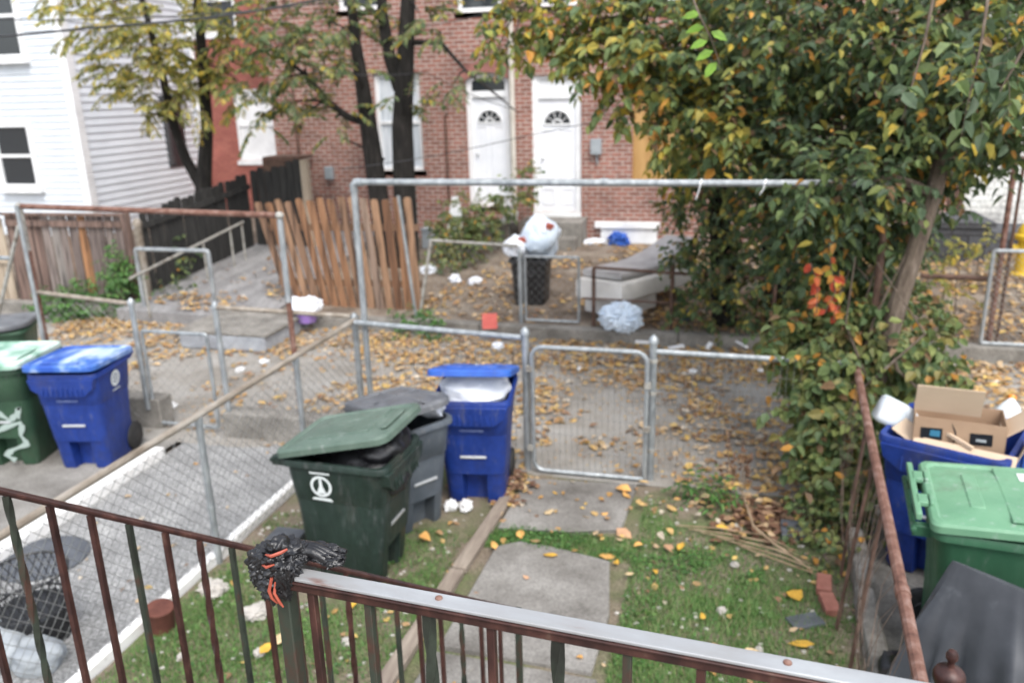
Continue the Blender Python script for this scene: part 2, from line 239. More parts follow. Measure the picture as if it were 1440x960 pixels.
# ------------------------------------------------------------------ mesh helpers
class MB:
    def __init__(s): s.v = []; s.f = []
    def add(s, vs, fs, mtx=None):
        o = len(s.v)
        s.v += [tuple(mtx @ Vector(p)) for p in vs] if mtx else [tuple(p) for p in vs]
        s.f += [tuple(i + o for i in f) for f in fs]; return s
    def box(s, c, d, mtx=None, rz=0, rx=0, ry=0):
        x, y, z = d[0] / 2, d[1] / 2, d[2] / 2
        vs = [(-x, -y, -z), (x, -y, -z), (x, y, -z), (-x, y, -z), (-x, -y, z), (x, -y, z), (x, y, z), (-x, y, z)]
        mm = Matrix.Translation(c) @ Matrix.Rotation(rz, 4, 'Z') @ Matrix.Rotation(ry, 4, 'Y') @ Matrix.Rotation(rx, 4, 'X')
        if mtx: mm = mtx @ mm
        return s.add(vs, [(0, 3, 2, 1), (4, 5, 6, 7), (0, 1, 5, 4), (1, 2, 6, 5), (2, 3, 7, 6), (3, 0, 4, 7)], mm)
    def span(s, a, b): # box from corner to corner
        a = Vector(a); b = Vector(b); return s.box((a + b) / 2, [abs(q) for q in (b - a)])
    def bar(s, a, b, wx, wy, up=(0, 0, 1)): # rectangular bar between two points
        a = Vector(a); b = Vector(b); d = b - a; L = d.length; d.normalize()
        up = Vector(up); side = d.cross(up)
        if side.length < 1e-4: side = d.cross(Vector((1, 0, 0)))
        side.normalize(); up = side.cross(d)
        mm = Matrix((side, up, d)).transposed().to_4x4(); mm.translation = (a + b) / 2
        return s.box((0, 0, 0), (wx, wy, L), mm)
    def tube(s, pts, r, n=8, cap=True):
        pts = [Vector(p) for p in pts]; k = len(pts)
        rs = r if isinstance(r, (list, tuple)) else [r] * k
        o = len(s.v); prev = None
        for i, p in enumerate(pts):
            t = (pts[min(i + 1, k - 1)] - pts[max(i - 1, 0)]).normalized()
            if prev is None:
                a = t.orthogonal().normalized()
            else:
                a = prev - t * prev.dot(t)
                a = a.normalized() if a.length > 1e-5 else t.orthogonal().normalized()
            prev = a; b = t.cross(a)
            for j in range(n):
                q = 2 * math.pi * j / n
                s.v.append(tuple(p + (a * math.cos(q) + b * math.sin(q)) * rs[i]))
        for i in range(k - 1):
            for j in range(n):
                j2 = (j + 1) % n
                s.f.append((o + i * n + j, o + i * n + j2, o + (i + 1) * n + j2, o + (i + 1) * n + j))
        if cap:
            s.f.append(tuple(o + j for j in reversed(range(n)))); s.f.append(tuple(o + (k - 1) * n + j for j in range(n)))
        return s
    def loft(s, rings, cap0=True, cap1=True, mtx=None):
        o = len(s.v); n = len(rings[0])
        for rg in rings:
            for p in rg: s.v.append(tuple(mtx @ Vector(p)) if mtx else tuple(p))
        for i in range(len(rings) - 1):
            for j in range(n):
                j2 = (j + 1) % n
                s.f.append((o + i * n + j, o + i * n + j2, o + (i + 1) * n + j2, o + (i + 1) * n + j))
        if cap0: s.f.append(tuple(o + j for j in reversed(range(n))))
        if cap1: s.f.append(tuple(o + (len(rings) - 1) * n + j for j in range(n)))
        return s
    def lathe(s, prof, n=16, c=(0, 0, 0), mtx=None):
        c = Vector(c)
        rings = [[c + Vector((r * math.cos(2 * math.pi * j / n), r * math.sin(2 * math.pi * j / n), z)) for j in range(n)] for r, z in prof]
        return s.loft(rings, mtx=mtx)
    def prism(s, poly, t, mtx): # polygon in local xz, thickness along +y
        n = len(poly)
        vs = [(x, 0, z) for x, z in poly] + [(x, t, z) for x, z in poly]
        fs = [tuple(range(n)), tuple(reversed(range(n, 2 * n)))] + [(i, i + n, (i + 1) % n + n, (i + 1) % n) for i in range(n)]
        return s.add(vs, fs, mtx)
    def blob(s, c, rad, seed=0, amp=.25, freq=1.6, sub=3, flat=None, ridge=.0, mtx=None, streak=None):
        bm = bmesh.new(); bmesh.ops.create_icosphere(bm, subdivisions=sub, radius=1)
        vs = []; c = Vector(c)
        for v in bm.verts:
            p = v.co.copy(); q = p * freq + Vector((seed * 7.3, seed * 3.1, seed * 1.7))
            if streak: q = Vector((q.x * streak[seed % 3], q.y * streak[(seed + 1) % 3], q.z * streak[(seed + 2) % 3]))
            k = 1 + amp * noise.noise(q) + (ridge * (abs(noise.noise(q * 2.6)) - .25) if ridge else 0)
            p = p * k; p = Vector((p.x * rad[0], p.y * rad[1], p.z * rad[2]))
            if flat is not None and p.z < flat: p.z = flat + (p.z - flat) * .1
            vs.append(p + c)
        bm.verts.index_update()
        fs = [tuple(v.index for v in f.verts) for f in bm.faces]; bm.free()
        return s.add(vs, fs, mtx)
def T(x, y, z=0, rz=0): return Matrix.Translation((x, y, z)) @ Matrix.Rotation(rz, 4, 'Z')
def obj(name, mb, mat, parent=None, loc=None, rot=None, smooth=35, bevel=0):
    me = bpy.data.meshes.new(name); me.from_pydata(mb.v, [], mb.f); me.update()
    if smooth:
        me.shade_smooth(); me.set_sharp_from_angle(angle=R(smooth))
    me.materials.append(M[mat] if isinstance(mat, str) else mat)
    o = bpy.data.objects.new(name, me); col.objects.link(o)
    if parent: o.parent = parent
    if loc is not None: o.location = loc
    if rot is not None: o.rotation_euler = rot
    if bevel:
        md = o.modifiers.new('bevel', 'BEVEL'); md.width = bevel; md.segments = 2; md.limit_method = 'ANGLE'; md.angle_limit = R(40)
    return o
def join(name, parts, parent=None):
    # one mesh from several builders, each with its own material
    mb = MB(); idx = []
    for k, (p, mat) in enumerate(parts): mb.add(p.v, p.f); idx += [k] * len(p.f)
    o = obj(name, mb, parts[0][1], parent, smooth=0)
    for p, mat in parts[1:]: o.data.materials.append(M[mat])
    o.data.polygons.foreach_set('material_index', idx); o.data.update(); return o
def tag(o, label, cat, group=None):
    o['label'] = label; o['category'] = cat
    if group: o['group'] = group
    return o
def thing(name, label, cat, loc=(0, 0, 0), rz=0, group=None):
    o = bpy.data.objects.new(name, None); col.objects.link(o); o.empty_display_size = .1
    o.location = loc; o.rotation_euler = (0, 0, rz)
    return tag(o, label, cat, group)
def struct(name, mb, mat, **k):
    o = obj(name, mb, mat, **k); o['kind'] = 'structure'; return o
def copy_thing(root, loc, rz, label, group=None):
    r = root.copy(); col.objects.link(r); r.location = loc; r.rotation_euler = (0, 0, rz); r['label'] = label
    if group: r['group'] = group
    for ch in root.children:
        c = ch.copy(); col.objects.link(c); c.parent = r
        for g in ch.children:
            d = g.copy(); col.objects.link(d); d.parent = c
    return r
def arc(cx, cz, r, a0, a1, n): return [(cx + r * math.cos(a0 + (a1 - a0) * i / n), cz + r * math.sin(a0 + (a1 - a0) * i / n)) for i in range(n + 1)]
def rrect(w, d, r, n=5, yo=0, rb=None):
    rb = r if rb is None else rb
    pts = []
    for cx, cy, a, rr in ((w / 2, d / 2, 0, rb), (-w / 2, d / 2, 90, rb), (-w / 2, -d / 2, 180, r), (w / 2, -d / 2, 270, r)):
        sx = 1 if cx > 0 else -1; sy = 1 if cy > 0 else -1
        for i in range(n + 1):
            q = R(a + 90 * i / n); pts.append((cx - sx * rr + rr * math.cos(q), cy - sy * rr + rr * math.sin(q) + yo))
    return pts
def chain(mb, a, b, z0, z1, pitch=.062, r=.002, lift=0):
    a = Vector((a[0], a[1], 0)); b = Vector((b[0], b[1], 0)); L = (b - a).length; u = (b - a) / L; h = z1 - z0
    nrm = Vector((-u.y, u.x, 0)); st = pitch * 1.35
    for sgn in (1, -1):
        k = -h
        while k < L:
            s0, s1 = k, k + h; t0, t1 = 0.0, h
            if s0 < 0: t0 = -s0; s0 = 0
            if s1 > L: t1 = h - (s1 - L); s1 = L
            if s1 - s0 > .02:
                za, zb = (z0 + t0, z0 + t1) if sgn > 0 else (z1 - t0, z1 - t1)
                off = nrm * (.0012 * sgn)
                mb.tube([a + u * s0 + off + Vector((0, 0, za)), a + u * s1 + off + Vector((0, 0, zb))], r, 3, False)
            k += st
    return mb
def weave(mb, a, b, z0, z1, dx=.05, dz=.15, r=.0019):
    a = Vector((a[0], a[1], 0)); b = Vector((b[0], b[1], 0)); L = (b - a).length; u = (b - a) / L
    k = dx / 2
    while k < L:
        p = a + u * k; j = random.uniform(-.003, .003)
        mb.tube([p + Vector((0, 0, z0)), p + u * j + Vector((0, 0, z1))], r, 3, False); k += dx
    z = z0 + .02
    while z < z1:
        mb.tube([a + Vector((0, .002, z)), b + Vector((0, .002, z))], r, 3, False); z += dz
    return mb
def leaf(mb, p, d, nrm, L, W, fold=.25, droop=.15):
    d = d.normalized(); s = d.cross(nrm)
    if s.length < 1e-4: s = d.orthogonal()
    s.normalize(); n = s.cross(d)
    up = n * (W * fold); o = len(mb.v)
    q1 = p + d * (L * .32) - n * (L * droop * .1); q2 = p + d * (L * .68) - n * (L * droop * .45); t = p + d * L - n * (L * droop)
    for q in (p, q1 + s * W * .5 + up, q2 + s * W * .4 + up * .8, t, q2 - s * W * .4 + up * .8, q1 - s * W * .5 + up): mb.v.append((q.x, q.y, q.z))
    mb.f.append((o, o + 1, o + 2, o + 3)); mb.f.append((o, o + 3, o + 4, o + 5))
def rv(rng): 
    while True:
        v = Vector((rng.uniform(-1, 1), rng.uniform(-1, 1), rng.uniform(-1, 1)))
        if .05 < v.length < 1: return v
def spray(lm, tm, rng, p, d, L, n, lw, ll, tw=.0025, droop=.35, jitter=.5):
    # a curved twig carrying alternate leaves
    d = d.normalized(); pts = []; q = p.copy(); step = L / 4
    for i in range(5):
        pts.append(q.copy()); d = (d + Vector((0, 0, -droop * .28)) + rv(rng) * .1).normalized(); q = q + d * step
    if tm is not None: tm.tube(pts, [tw, tw * .9, tw * .8, tw * .6, tw * .4], 4, False)
    for i in range(n):
        t = (i + .6) / n * 3.99; k = int(t); a = pts[k].lerp(pts[k + 1], t - k); ax = (pts[k + 1] - pts[k]).normalized()
        side = ax.cross(Vector((0, 0, 1))); side = side.normalized() if side.length > .1 else rv(rng).normalized()
        sg = 1 if i % 2 else -1
        ld = (ax * .5 + side * sg + Vector((0, 0, -.25 - rng.random() * .5)) + rv(rng) * jitter)
        nn = (Vector((0, 0, 1)) + rv(rng) * .8 + Vector((0, -.45, 0)))
        k2 = rng.uniform(.5, 1.3); leaf(lm, a, ld, nn, ll * k2, lw * k2 * rng.uniform(.8, 1.15), rng.uniform(.05, .4), rng.uniform(0, .45))
def pinnate(lm, tm, rng, p, d, L, n, ll, lw):
    d = d.normalized(); pts = []; q = p.copy(); step = L / 5
    for i in range(6):
        pts.append(q.copy()); d = (d + Vector((0, 0, -.16)) + rv(rng) * .06).normalized(); q = q + d * step
    tm.tube(pts, [.0035, .003, .003, .0025, .002, .0015], 4, False)
    for i in range(n):
        t = (.12 + .87 * i / n) * 4.99; k = int(t); a = pts[k].lerp(pts[k + 1], t - k); ax = (pts[k + 1] - pts[k]).normalized()
        side = ax.cross(Vector((0, 0, 1))); side = side.normalized() if side.length > .1 else rv(rng).normalized()
        for sg in (1, -1):
            if rng.random() < .1: continue
            ld = ax * .45 + side * sg + Vector((0, 0, -.35)) + rv(rng) * .25
            k2 = rng.uniform(.7, 1.15); leaf(lm, a, ld, Vector((0, 0, 1)) + rv(rng) * .5, ll * k2, lw * k2, .2, .25)
# ================================================================== SETTING
rng = random.Random(11)
def sheet(x0, x1, y0, y1, nx, ny, zf):
    mb = MB()
    for j in range(ny + 1):
        for i in range(nx + 1):
            x = x0 + (x1 - x0) * i / nx; y = y0 + (y1 - y0) * j / ny; mb.v.append((x, y, zf(x, y)))
    for j in range(ny):
        for i in range(nx):
            a = j * (nx + 1) + i; mb.f.append((a, a + 1, a + nx + 2, a + nx + 1))
    return mb
def hz(x, y, s, a, k=0): return a * noise.noise(Vector((x * s, y * s, k)))
struct('ground', sheet(-160, 160, -160, 160, 4, 4, lambda x, y: -.06), 'dirt')
def yard_z(x, y): return .004 + hz(x, y, 1.7, .022) + hz(x, y, 6, .008, 3)
struct('yard_soil', sheet(-3.32, .95, .6, 6.12, 60, 80, yard_z), 'mossy_soil')
struct('alley', sheet(-60, 60, 6.1, 9.95, 160, 14, lambda x, y: hz(x, y, .6, .01)), 'alley')
struct('neighbour_patio', sheet(-4.87, -3.40, -1, 6.25, 12, 40, lambda x, y: .0 + hz(x, y, .8, .008)), 'patio')
struct('concrete_pad', sheet(-16, -4.95, -1, 6.25, 12, 12, lambda x, y: .0 + hz(x, y, .8, .006)), 'path')
struct('side_yard', sheet(1.0, 12, -1, 6.15, 12, 12, lambda x, y: -.01 + hz(x, y, .8, .01)), 'kerb')
def far_z(x, y):
    base = .14 + (min(max(y, 10.1), 13.6) - 10.1) / 3.5 * .3
    return base + hz(x, y, .9, .05) + hz(x, y, 3, .02, 5)
struct('far_yard', sheet(-40, 40, 10.08, 16, 160, 30, far_z), 'dirt')
struct('far_ground', sheet(-160, 160, 15.9, 160, 4, 4, lambda x, y: .42), 'dirt')
k = MB(); x = -40.0
while x < 40:
    L = rng.uniform(1.6, 2.6)
    k.box((x + L / 2, 10.02 + rng.uniform(-.01, .01), .06), (L - .012, .17, .22 + rng.uniform(-.015, .015))); x += L
struct('alley_kerb', k, 'kerb', bevel=.012)
# path slabs, grass between them
def slab(poly, z0, z1):
    mb = MB(); n = len(poly)
    mb.loft([[(x, y, z0) for x, y in poly], [(x, y, z1) for x, y in poly]]); return mb
sl_ = MB()
for poly in ([(-1.53, 5.15), (-1.0, 5.2), (-.64, 5.31), (-.6, 6.06), (-1.5, 5.98)],
             [(-1.50, 3.78), (-.60, 3.74), (-.58, 4.3), (-.66, 4.88), (-1.05, 4.97), (-1.32, 5.0), (-1.47, 4.9)],
             [(-1.62, 1.2), (-.55, 1.2), (-.56, 3.69), (-1.52, 3.72)]):
    sl_.loft([[(x, y, -.08) for x, y in poly], [(x, y, .028) for x, y in poly], [(x * .985 - .015, y * .99 + .04, .036) for x, y in poly]])
struct('garden_path', sl_, 'path')
kb = MB()
y = .6
while y < 6.2:
    L = rng.uniform(1.1, 1.5); L = min(L, 6.2 - y)
    kb.box((-3.36 + hz(0, y, 1, .01), y + L / 2, .015), (.065, L - .006, .11), rz=rng.uniform(-.006, .006)); y += L
struct('white_kerb', kb, 'whitepaint', bevel=.012)
kb = MB(); kb.box((-4.91, 2.7, .03), (.13, 6.2, .12)); struct('white_boundary_kerb', kb, 'whitepaint', bevel=.012)
eb = MB()
eb.bar((-1.575, 5.62, .03), (-1.63, 4.55, .035), .1, .05); eb.bar((-1.635, 4.53, .032), (-1.73, 2.3, .03), .1, .05)
tag(obj('edging_board', eb, 'edge_wood', bevel=.006), 'weathered wooden edging board along the left side of the garden path', 'edging board')
kr = MB()
for a, b, h in ((5.45, 4.8, .2), (4.78, 3.9, .16), (3.88, 2.6, .14)):
    kr.box((.93 + hz(0, a, 1, .03), (a + b) / 2, h / 2 - .03), (.11, a - b, h), rz=rng.uniform(-.03, .03))
tag(obj('low_wall', kr, 'kerb', bevel=.02), 'broken low concrete border at the foot of the rusty side fence', 'low wall')
# ------------------------------------------------------------------ back porch under the camera (carries the railings)
pt = thing('back_porch', 'concrete back porch landing behind the front railing', 'porch', (-.2, .5, 0))
d = MB(); d.box((.2, -.1, 1.17), (2.0, 1.55, .16)); obj('landing', d, 'path', pt, bevel=.01)
d = MB(); d.box((.2, -.25, .55), (1.9, 1.2, 1.08)); obj('base_wall', d, 'brick', pt)
for i in range(5):
    d = MB(); d.box((-.08, .83 + i * .28, (1.04 - .2 * i) / 2), (.9, .28, 1.04 - .2 * i)); obj('step', d, 'path', pt, bevel=.008)
# ------------------------------------------------------------------ front railing
XP, YP, ZR = -.775, 1.19, 2.255
fr = thing('porch_railing', 'brown iron porch railing with a worn silver top cap', 'railing', (XP, YP, 1.25), R(-4.2))
zr = ZR - 1.25; LEN = 2.1
def sq(mb, p0, p1, wdt, twist=0, n=14):
    p0 = Vector(p0); p1 = Vector(p1); rings = []
    k = n if twist else 1
    for i in range(k + 1):
        p = p0.lerp(p1, i / k); q = twist * i / k + math.pi / 4
        rings.append([(p.x + wdt * .7071 * math.cos(q + j * math.pi / 2), p.y + wdt * .7071 * math.sin(q + j * math.pi / 2), p.z) for j in range(4)])
    return mb.loft(rings)
b = MB(); b.box((LEN / 2 + .02, -.006, zr - .004), (LEN, .036, .007)); obj('top_cap', b, 'rail_cap', fr, bevel=.002)
b = MB(); b.box((LEN / 2 + .02, -.012, zr - .0195), (LEN, .022, .019)); b.box((LEN / 2 + .02, -.0075, zr - .0105), (LEN, .039, .005)); obj('top_rail', b, 'rail_brown', fr, bevel=.002)
b = MB(); b.box((LEN / 2 + .02, 0, .09), (LEN, .028, .02)); obj('bottom_rail', b, 'rail_brown', fr, bevel=.002)
b = MB(); sq(b, (0, 0, 0), (0, 0, zr + .01), .029); obj('post', b, 'rail_green', fr, bevel=.003)
for kx in (.32, .9, 1.5, 1.93):
    b = MB(); b.lathe([(.007, 0), (.0065, .003), (.003, .005)], 10, (kx, -.004, zr - .001)); obj('screw', b, 'rust', fr)
for i in range(17):
    xx = .065 + i * .118
    if i == 16: break
    b = MB(); tw = i in (2, 4)
    sq(b, (xx, -.01, .095), (xx, -.01, zr - .029), .0175 if tw else .0145, 11 if tw else 0, 40); obj('baluster', b, 'rail_green' if i % 3 else 'rail_brown', fr, bevel=0 if tw else .0015)
# stair handrail
eB = PD(728, 857, 3.5); eA = PD(7, 690, 2.22); eA = eB + (eA - eB) * 1.35
sr = thing('stair_railing', 'rust brown iron stair railing sloping down to the path', 'railing', (eB.x, eB.y, 0))
sB = Vector((0, 0, eB.z)); sA = eA - Vector((eB.x, eB.y, 0))
b = MB(); b.bar(sA, sB, .026, .010); b.bar(sA + Vector((0, 0, -.009)), sB + Vector((0, 0, -.009)), .014, .010); obj('handrail', b, 'rail_brown', sr, bevel=.002)
b = MB(); b.bar(sA - Vector((0, 0, .72)), sB - Vector((0, 0, .72)), .025, .012); obj('bottom_rail', b, 'rail_brown', sr)
b = MB(); sq(b, (0, .005, 0), (0, .005, eB.z + .004), .026); obj('newel', b, 'rail_green', sr, bevel=.002)
for i in range(1, 26):
    pp = sB.lerp(sA, i / (18 * 1.35)); zt = pp.z - .014
    b = MB(); tw = (i % 5 == 3)
    sq(b, (pp.x, pp.y, zt - .70), (pp.x, pp.y, zt), .0165 if tw else .0155, 10 if tw else 0, 30); obj('baluster', b, 'rail_green' if i % 3 == 0 else 'rail_brown', sr)
# ------------------------------------------------------------------ chain link fences
def rail(nm, par, pts, r, m, n=10): b = MB(); b.tube(pts, r, n); return obj(nm, b, m, par)
def post(par, x, y, z0, z1, r, m, cap=True, nm='post'):
    b = MB(); b.tube([(x, y, z0), (x, y, z1)], r, 10)
    p = obj(nm, b, m, par)
    if cap:
        c = MB(); c.lathe([(r * 1.25, z1 - .02), (r * 1.25, z1 + .012), (r * .9, z1 + .03), (r * .35, z1 + .045), (.002, z1 + .05)], 10, (x, y, 0)); obj('post_cap', c, m, p)
    return p
lf = thing('chain_link_fence', 'chain link fence with tan top rail between the two yards', 'fence', (-3.3, 4, 0))
lf.location = (0, 0, 0)
A_, B_ = Vector((-3.52, .6, 1.0)), Vector((-3.20, 6.55, 1.165))
rail('top_rail', lf, [A_, B_], .024, 'rail_wood')
for yy in (1.6, 4.33, 5.52):
    p = A_.lerp(B_, (yy - A_.y) / (B_.y - A_.y)); q = post(lf, p.x, p.y, 0, p.z - .02, .024, 'galv', False)
    for z_, h_ in ((p.z - .06, .05), (.42, .025)): c = MB(); c.tube([(p.x, p.y, z_), (p.x, p.y, z_ + h_)], .029, 10); obj('post_collar', c, 'galv', q)
post(lf, -3.215, 6.53, 0, 1.18, .03, 'galv')
b = MB(); chain(b, A_, B_, .04, 1.03); obj('wire_mesh', b, 'wire', lf)
# neighbour's rusty pipe frame, low fences and gate
YL = 6.35
rf = thing('pipe_frame', 'tall rusty clothes line pipe frame in the neighbouring yard', 'pipe frame', (0, 0, 0))
pl = PY(27, 290, YL); pr = PY(393, 303, YL)
rail('top_bar', rf, [pl, pr], .026, 'rust')
rail('post', rf, [(pl.x, YL, 0), (pl.x, YL, 1.75)], .026, 'rust'); rail('post', rf, [(pl.x, YL, 1.75), (pl.x, YL, pl.z)], .027, 'galv_old')
rail('post', rf, [(pr.x, YL, 0), (pr.x, YL, 1.35)], .025, 'rust'); rail('post', rf, [(pr.x, YL, 1.35), (pr.x, YL, pr.z - .03)], .028, 'galv')
for q in (pl, pr): b = MB(); b.blob((q.x, YL, q.z), (.04, .035, .035), 1, .1, sub=2); obj('elbow', b, 'galv_old', rf)
br = thing('braced_pole', 'grey pole with slanting brace beside the rusty frame', 'pole', (0, 0, 0))
g1 = PY(22, 290, YL - .15); rail('post', br, [(g1.x - .02, YL - .12, 0), (g1.x - .02, YL - .12, g1.z)], .02, 'galv')
rail('brace', br, [PY(26, 318, YL - .12), PY(0, 432, YL - .12), PY(-40, 600, YL - .12)], .018, 'galv_old')
rail('cross_rail', br, [PY(-60, 361, YL - .12), PY(16, 363, YL - .12)], .02, 'galv')
n1 = thing('low_chain_fence', 'low chain link fence under the left end of the rusty frame', 'fence', (0, 0, 0))
a = PY(47, 410, YL); b_ = PY(182, 427, YL)
rail('top_rail', n1, [a, b_], .022, 'rail_wood'); post(n1, b_.x + .02, YL, .2, b_.z + .01, .027, 'galv', True)
b = MB(); chain(b, a, b_, .05, b_.z, .07, .0014); obj('wire_mesh', b, 'wire', n1)
n2 = thing('low_chain_fence', 'low chain link fence beside the right post of the rusty frame', 'fence', (0, 0, 0))
a = PY(305, 432, YL); b_ = Vector((-3.24, 6.5, 1.2))
rail('top_rail', n2, [a, b_], .022, 'rail_wood'); post(n2, a.x - .02, YL, .2, a.z + .01, .027, 'galv', True)
b = MB(); chain(b, a, b_, .25, b_.z, .07, .0014); obj('wire_mesh', b, 'wire', n2)
def gate(label, x0, x1, y, z0, z1, r, m, rad, mesh, group=None, bottom=True, name='metal_gate'):
    g = thing(name, label, 'gate', ((x0 + x1) / 2, y, z0))
    hw = (x1 - x0) / 2; h = z1 - z0; p = []
    for cx, cz, a0 in ((hw - rad, rad, -90), (hw - rad, h - rad, 0), (-hw + rad, h - rad, 90), (-hw + rad, rad, 180)):
        for i in range(5): q = R(a0 + 90 * i / 4); p.append((cx + rad * math.cos(q), 0, cz + rad * math.sin(q)))
    p.append(p[0])
    b = MB(); b.tube(p, r, 8, False); obj('gate_frame', b, m, g)
    if mesh:
        b = MB(); mesh(b, (-hw, 0), (hw, 0), .02, h - .02); obj('wire_mesh', b, 'wire', g)
    return g
a = PY(197, 466, YL); c = PY(288, 470, YL)
gate('small open gate frame between the low chain link fences on the left', a.x, c.x, YL + .02, .06, a.z, .018, 'galv', .03, lambda b, p, q, u, v: chain(b, p, q, u, v, .07, .0013))
cw = thing('low_concrete_wall', 'low concrete wall under the chain link fence beyond the patio', 'low wall', (-4.0, 6.4, 0))
b = MB(); b.box((0, 0, .11), (1.13, .2, .28)); obj('coping', b, 'kerb', cw, bevel=.015)
cw = thing('low_concrete_wall', 'low concrete wall behind the wheel of the blue cart', 'low wall', (-5.75, 6.45, 0))
b = MB(); b.box((0, 0, .14), (.92, .2, .33)); obj('coping', b, 'kerb', cw, bevel=.015)
# centre frame
cf = thing('clothes_line_frame', 'long galvanised overhead pipe frame spanning the back fence', 'pipe frame', (0, 0, 0))
YC = 6.45
a = PY(497, 256, YC); b_ = PY(1150, 258, YC)
rail('top_pipe', cf, [(a.x + .03, YC, a.z), (b_.x + .48, YC, b_.z)], .027, 'galv')
rail('post', cf, [(a.x, YC, 0), (a.x, YC, a.z - .05)], .029, 'galv')
rail('post', cf, [(b_.x + .5, YC + .1, 0), (b_.x + .48, YC, b_.z)], .029, 'rust_dark')
b = MB(); b.tube([(a.x, YC, a.z - .08), (a.x, YC, a.z - .03), (a.x + .02, YC, a.z - .005), (a.x + .08, YC, a.z)], .036, 10); obj('elbow', b, 'galv', cf)
for px in (620, 850): b = MB(); q = PY(px, 256, YC); b.tube([(q.x - .03, YC, q.z), (q.x + .03, YC, q.z)], .0295, 10); obj('pipe_joint', b, 'galv', cf)
for px, L in ((985, .12), (1075, .08)):
    q = PY(px, 258, YC); b = MB(); b.tube([(q.x + .01, YC - .01, q.z + .03), (q.x, YC - .032, q.z), (q.x - .005, YC - .02, q.z - .04), (q.x - .03, YC - .015, q.z - L)], [.008, .008, .006, .004], 6)
    tag(obj('string_tie', b, 'white'), 'white strip of cloth hanging from the overhead pipe, %s' % ('the longer one on the left' if px == 985 else 'the shorter one by the tree'), 'string', 'cloth ties on the pipe')
# back fence and gate
bf = thing('chain_link_fence', 'wire back fence left of the closed gate, behind the blue bin', 'fence', (0, 0, 0))
a = (-3.16, 6.42, 1.17); b_ = (-1.58, 6.2, 1.175)
rail('top_rail', bf, [a, b_], .024, 'galv'); post(bf, -1.55, 6.2, 0, 1.22, .031, 'galv')
b = MB(); weave(b, a, b_, .05, 1.15); obj('wire_mesh', b, 'wire', bf)
bf2 = thing('chain_link_fence', 'wire back fence right of the closed gate, running into the vines', 'fence', (0, 0, 0))
post(bf2, -.515, 6.22, 0, 1.2, .031, 'galv')
rail('top_rail', bf2, [(-.5, 6.22, 1.11), (1.0, 6.2, 1.10)], .023, 'galv')
b = MB(); weave(b, (-.48, 6.22), (1.0, 6.2), .03, 1.1); obj('wire_mesh', b, 'wire', bf2)
for zz in (.25, .75, 1.02): c = MB(); c.tube([(-.515, 6.22, zz), (-.515, 6.22, zz + .03)], .037, 10); obj('post_band', c, 'galv_old', bf2)
yg = thing('yard_gate', 'closed galvanised wire gate with rounded corners at the end of the path', 'gate', (-1.02, 6.15, .03))
b = MB(); hw = .465; h = 1.09; rad = .09; p = []
for cx, cz, a0 in ((hw - .02, .02, -90), (hw - rad, h - rad, 0), (-hw + rad, h - rad, 90), (-hw + rad, rad, 180)):
    rr = .02 if cz == .02 else rad
    for i in range(6): q = R(a0 + 90 * i / 5); p.append((cx + rr * math.cos(q), 0, cz + rr * math.sin(q)))
p.append(p[0]); b.tube(p, .019, 8, False); obj('gate_frame', b, 'galv', yg)
b = MB(); weave(b, (-hw, 0), (hw, 0), .02, h - .02); obj('wire_mesh', b, 'wire', yg)
for nm_, bx in (('latch', (hw + .01, -.01, .82)), ('latch', (hw + .01, -.01, .45)), ('hinge', (-hw - .02, 0, .2)), ('hinge', (-hw - .02, 0, .9))): b = MB(); b.box(bx, (.05, .045, .045)); obj(nm_, b, 'galv_old', yg)
# rusty side fence on the right
sf = thing('side_fence', 'sagging wire side fence with a rusty top pipe by the right hand bins', 'fence', (0, 0, 0))
RA, RB = Vector((.735, 2.62, 1.075)), Vector((.985, 6.3, 1.08))
rail('top_rail', sf, [RA, RA.lerp(RB, .3), RA.lerp(RB, .6) + Vector((0, 0, -.01)), RB], .026, 'rust')
c = MB(); p = RA.lerp(RB, .16); c.tube([p, p + Vector((.004, .06, 0))], .031, 10); obj('pipe_joint', c, 'rust', sf)
for t, dx in ((.36, -.09), (.5, -.12), (.66, -.07)):
    b = MB(); p = RA.lerp(RB, t); b.tube([(p.x + dx, p.y, 0), (p.x + dx * .6, p.y, .6), (p.x + dx * .2, p.y, 1.06)], .011, 6); obj('stake', b, 'rust_dark', sf)
b = MB(); rg = random.Random(3)
for i in range(26):
    t = .02 + i / 27; p = RA.lerp(RB, t); s = rg.uniform(-.03, .03)
    for sg in (1, -1):
        q = [p + Vector((.0, 0, -.02))]
        for j in range(1, 8): q.append(p + Vector((-.05 * math.sin(j / 7 * 3.1) - .02 + rg.uniform(-.008, .008) + s, sg * .1 * ((j % 4) - 1.5) * .35, -.02 - j * .14)))
        if rg.random() < .8: b.tube(q, .0017, 3, False)
obj('wire_mesh', b, 'wire_rust', sf)
nw = PZ(1336, 942, 1.10)
np_ = thing('fence_post', 'rusty round fence post with a knob finial at the lower right', 'post', (nw.x, nw.y, 0))
b = MB(); b.tube([(0, 0, 0), (0, 0, 1.08)], .042, 14); obj('post', b, 'rust_dark', np_)
b = MB(); b.lathe([(.048, 1.05), (.053, 1.065), (.053, 1.085), (.046, 1.10), (.03, 1.112), (.014, 1.118), (.011, 1.13), (.013, 1.14), (.02, 1.15), (.021, 1.165), (.014, 1.18), (.004, 1.185)], 18); obj('finial', b, 'rail_brown', np_)
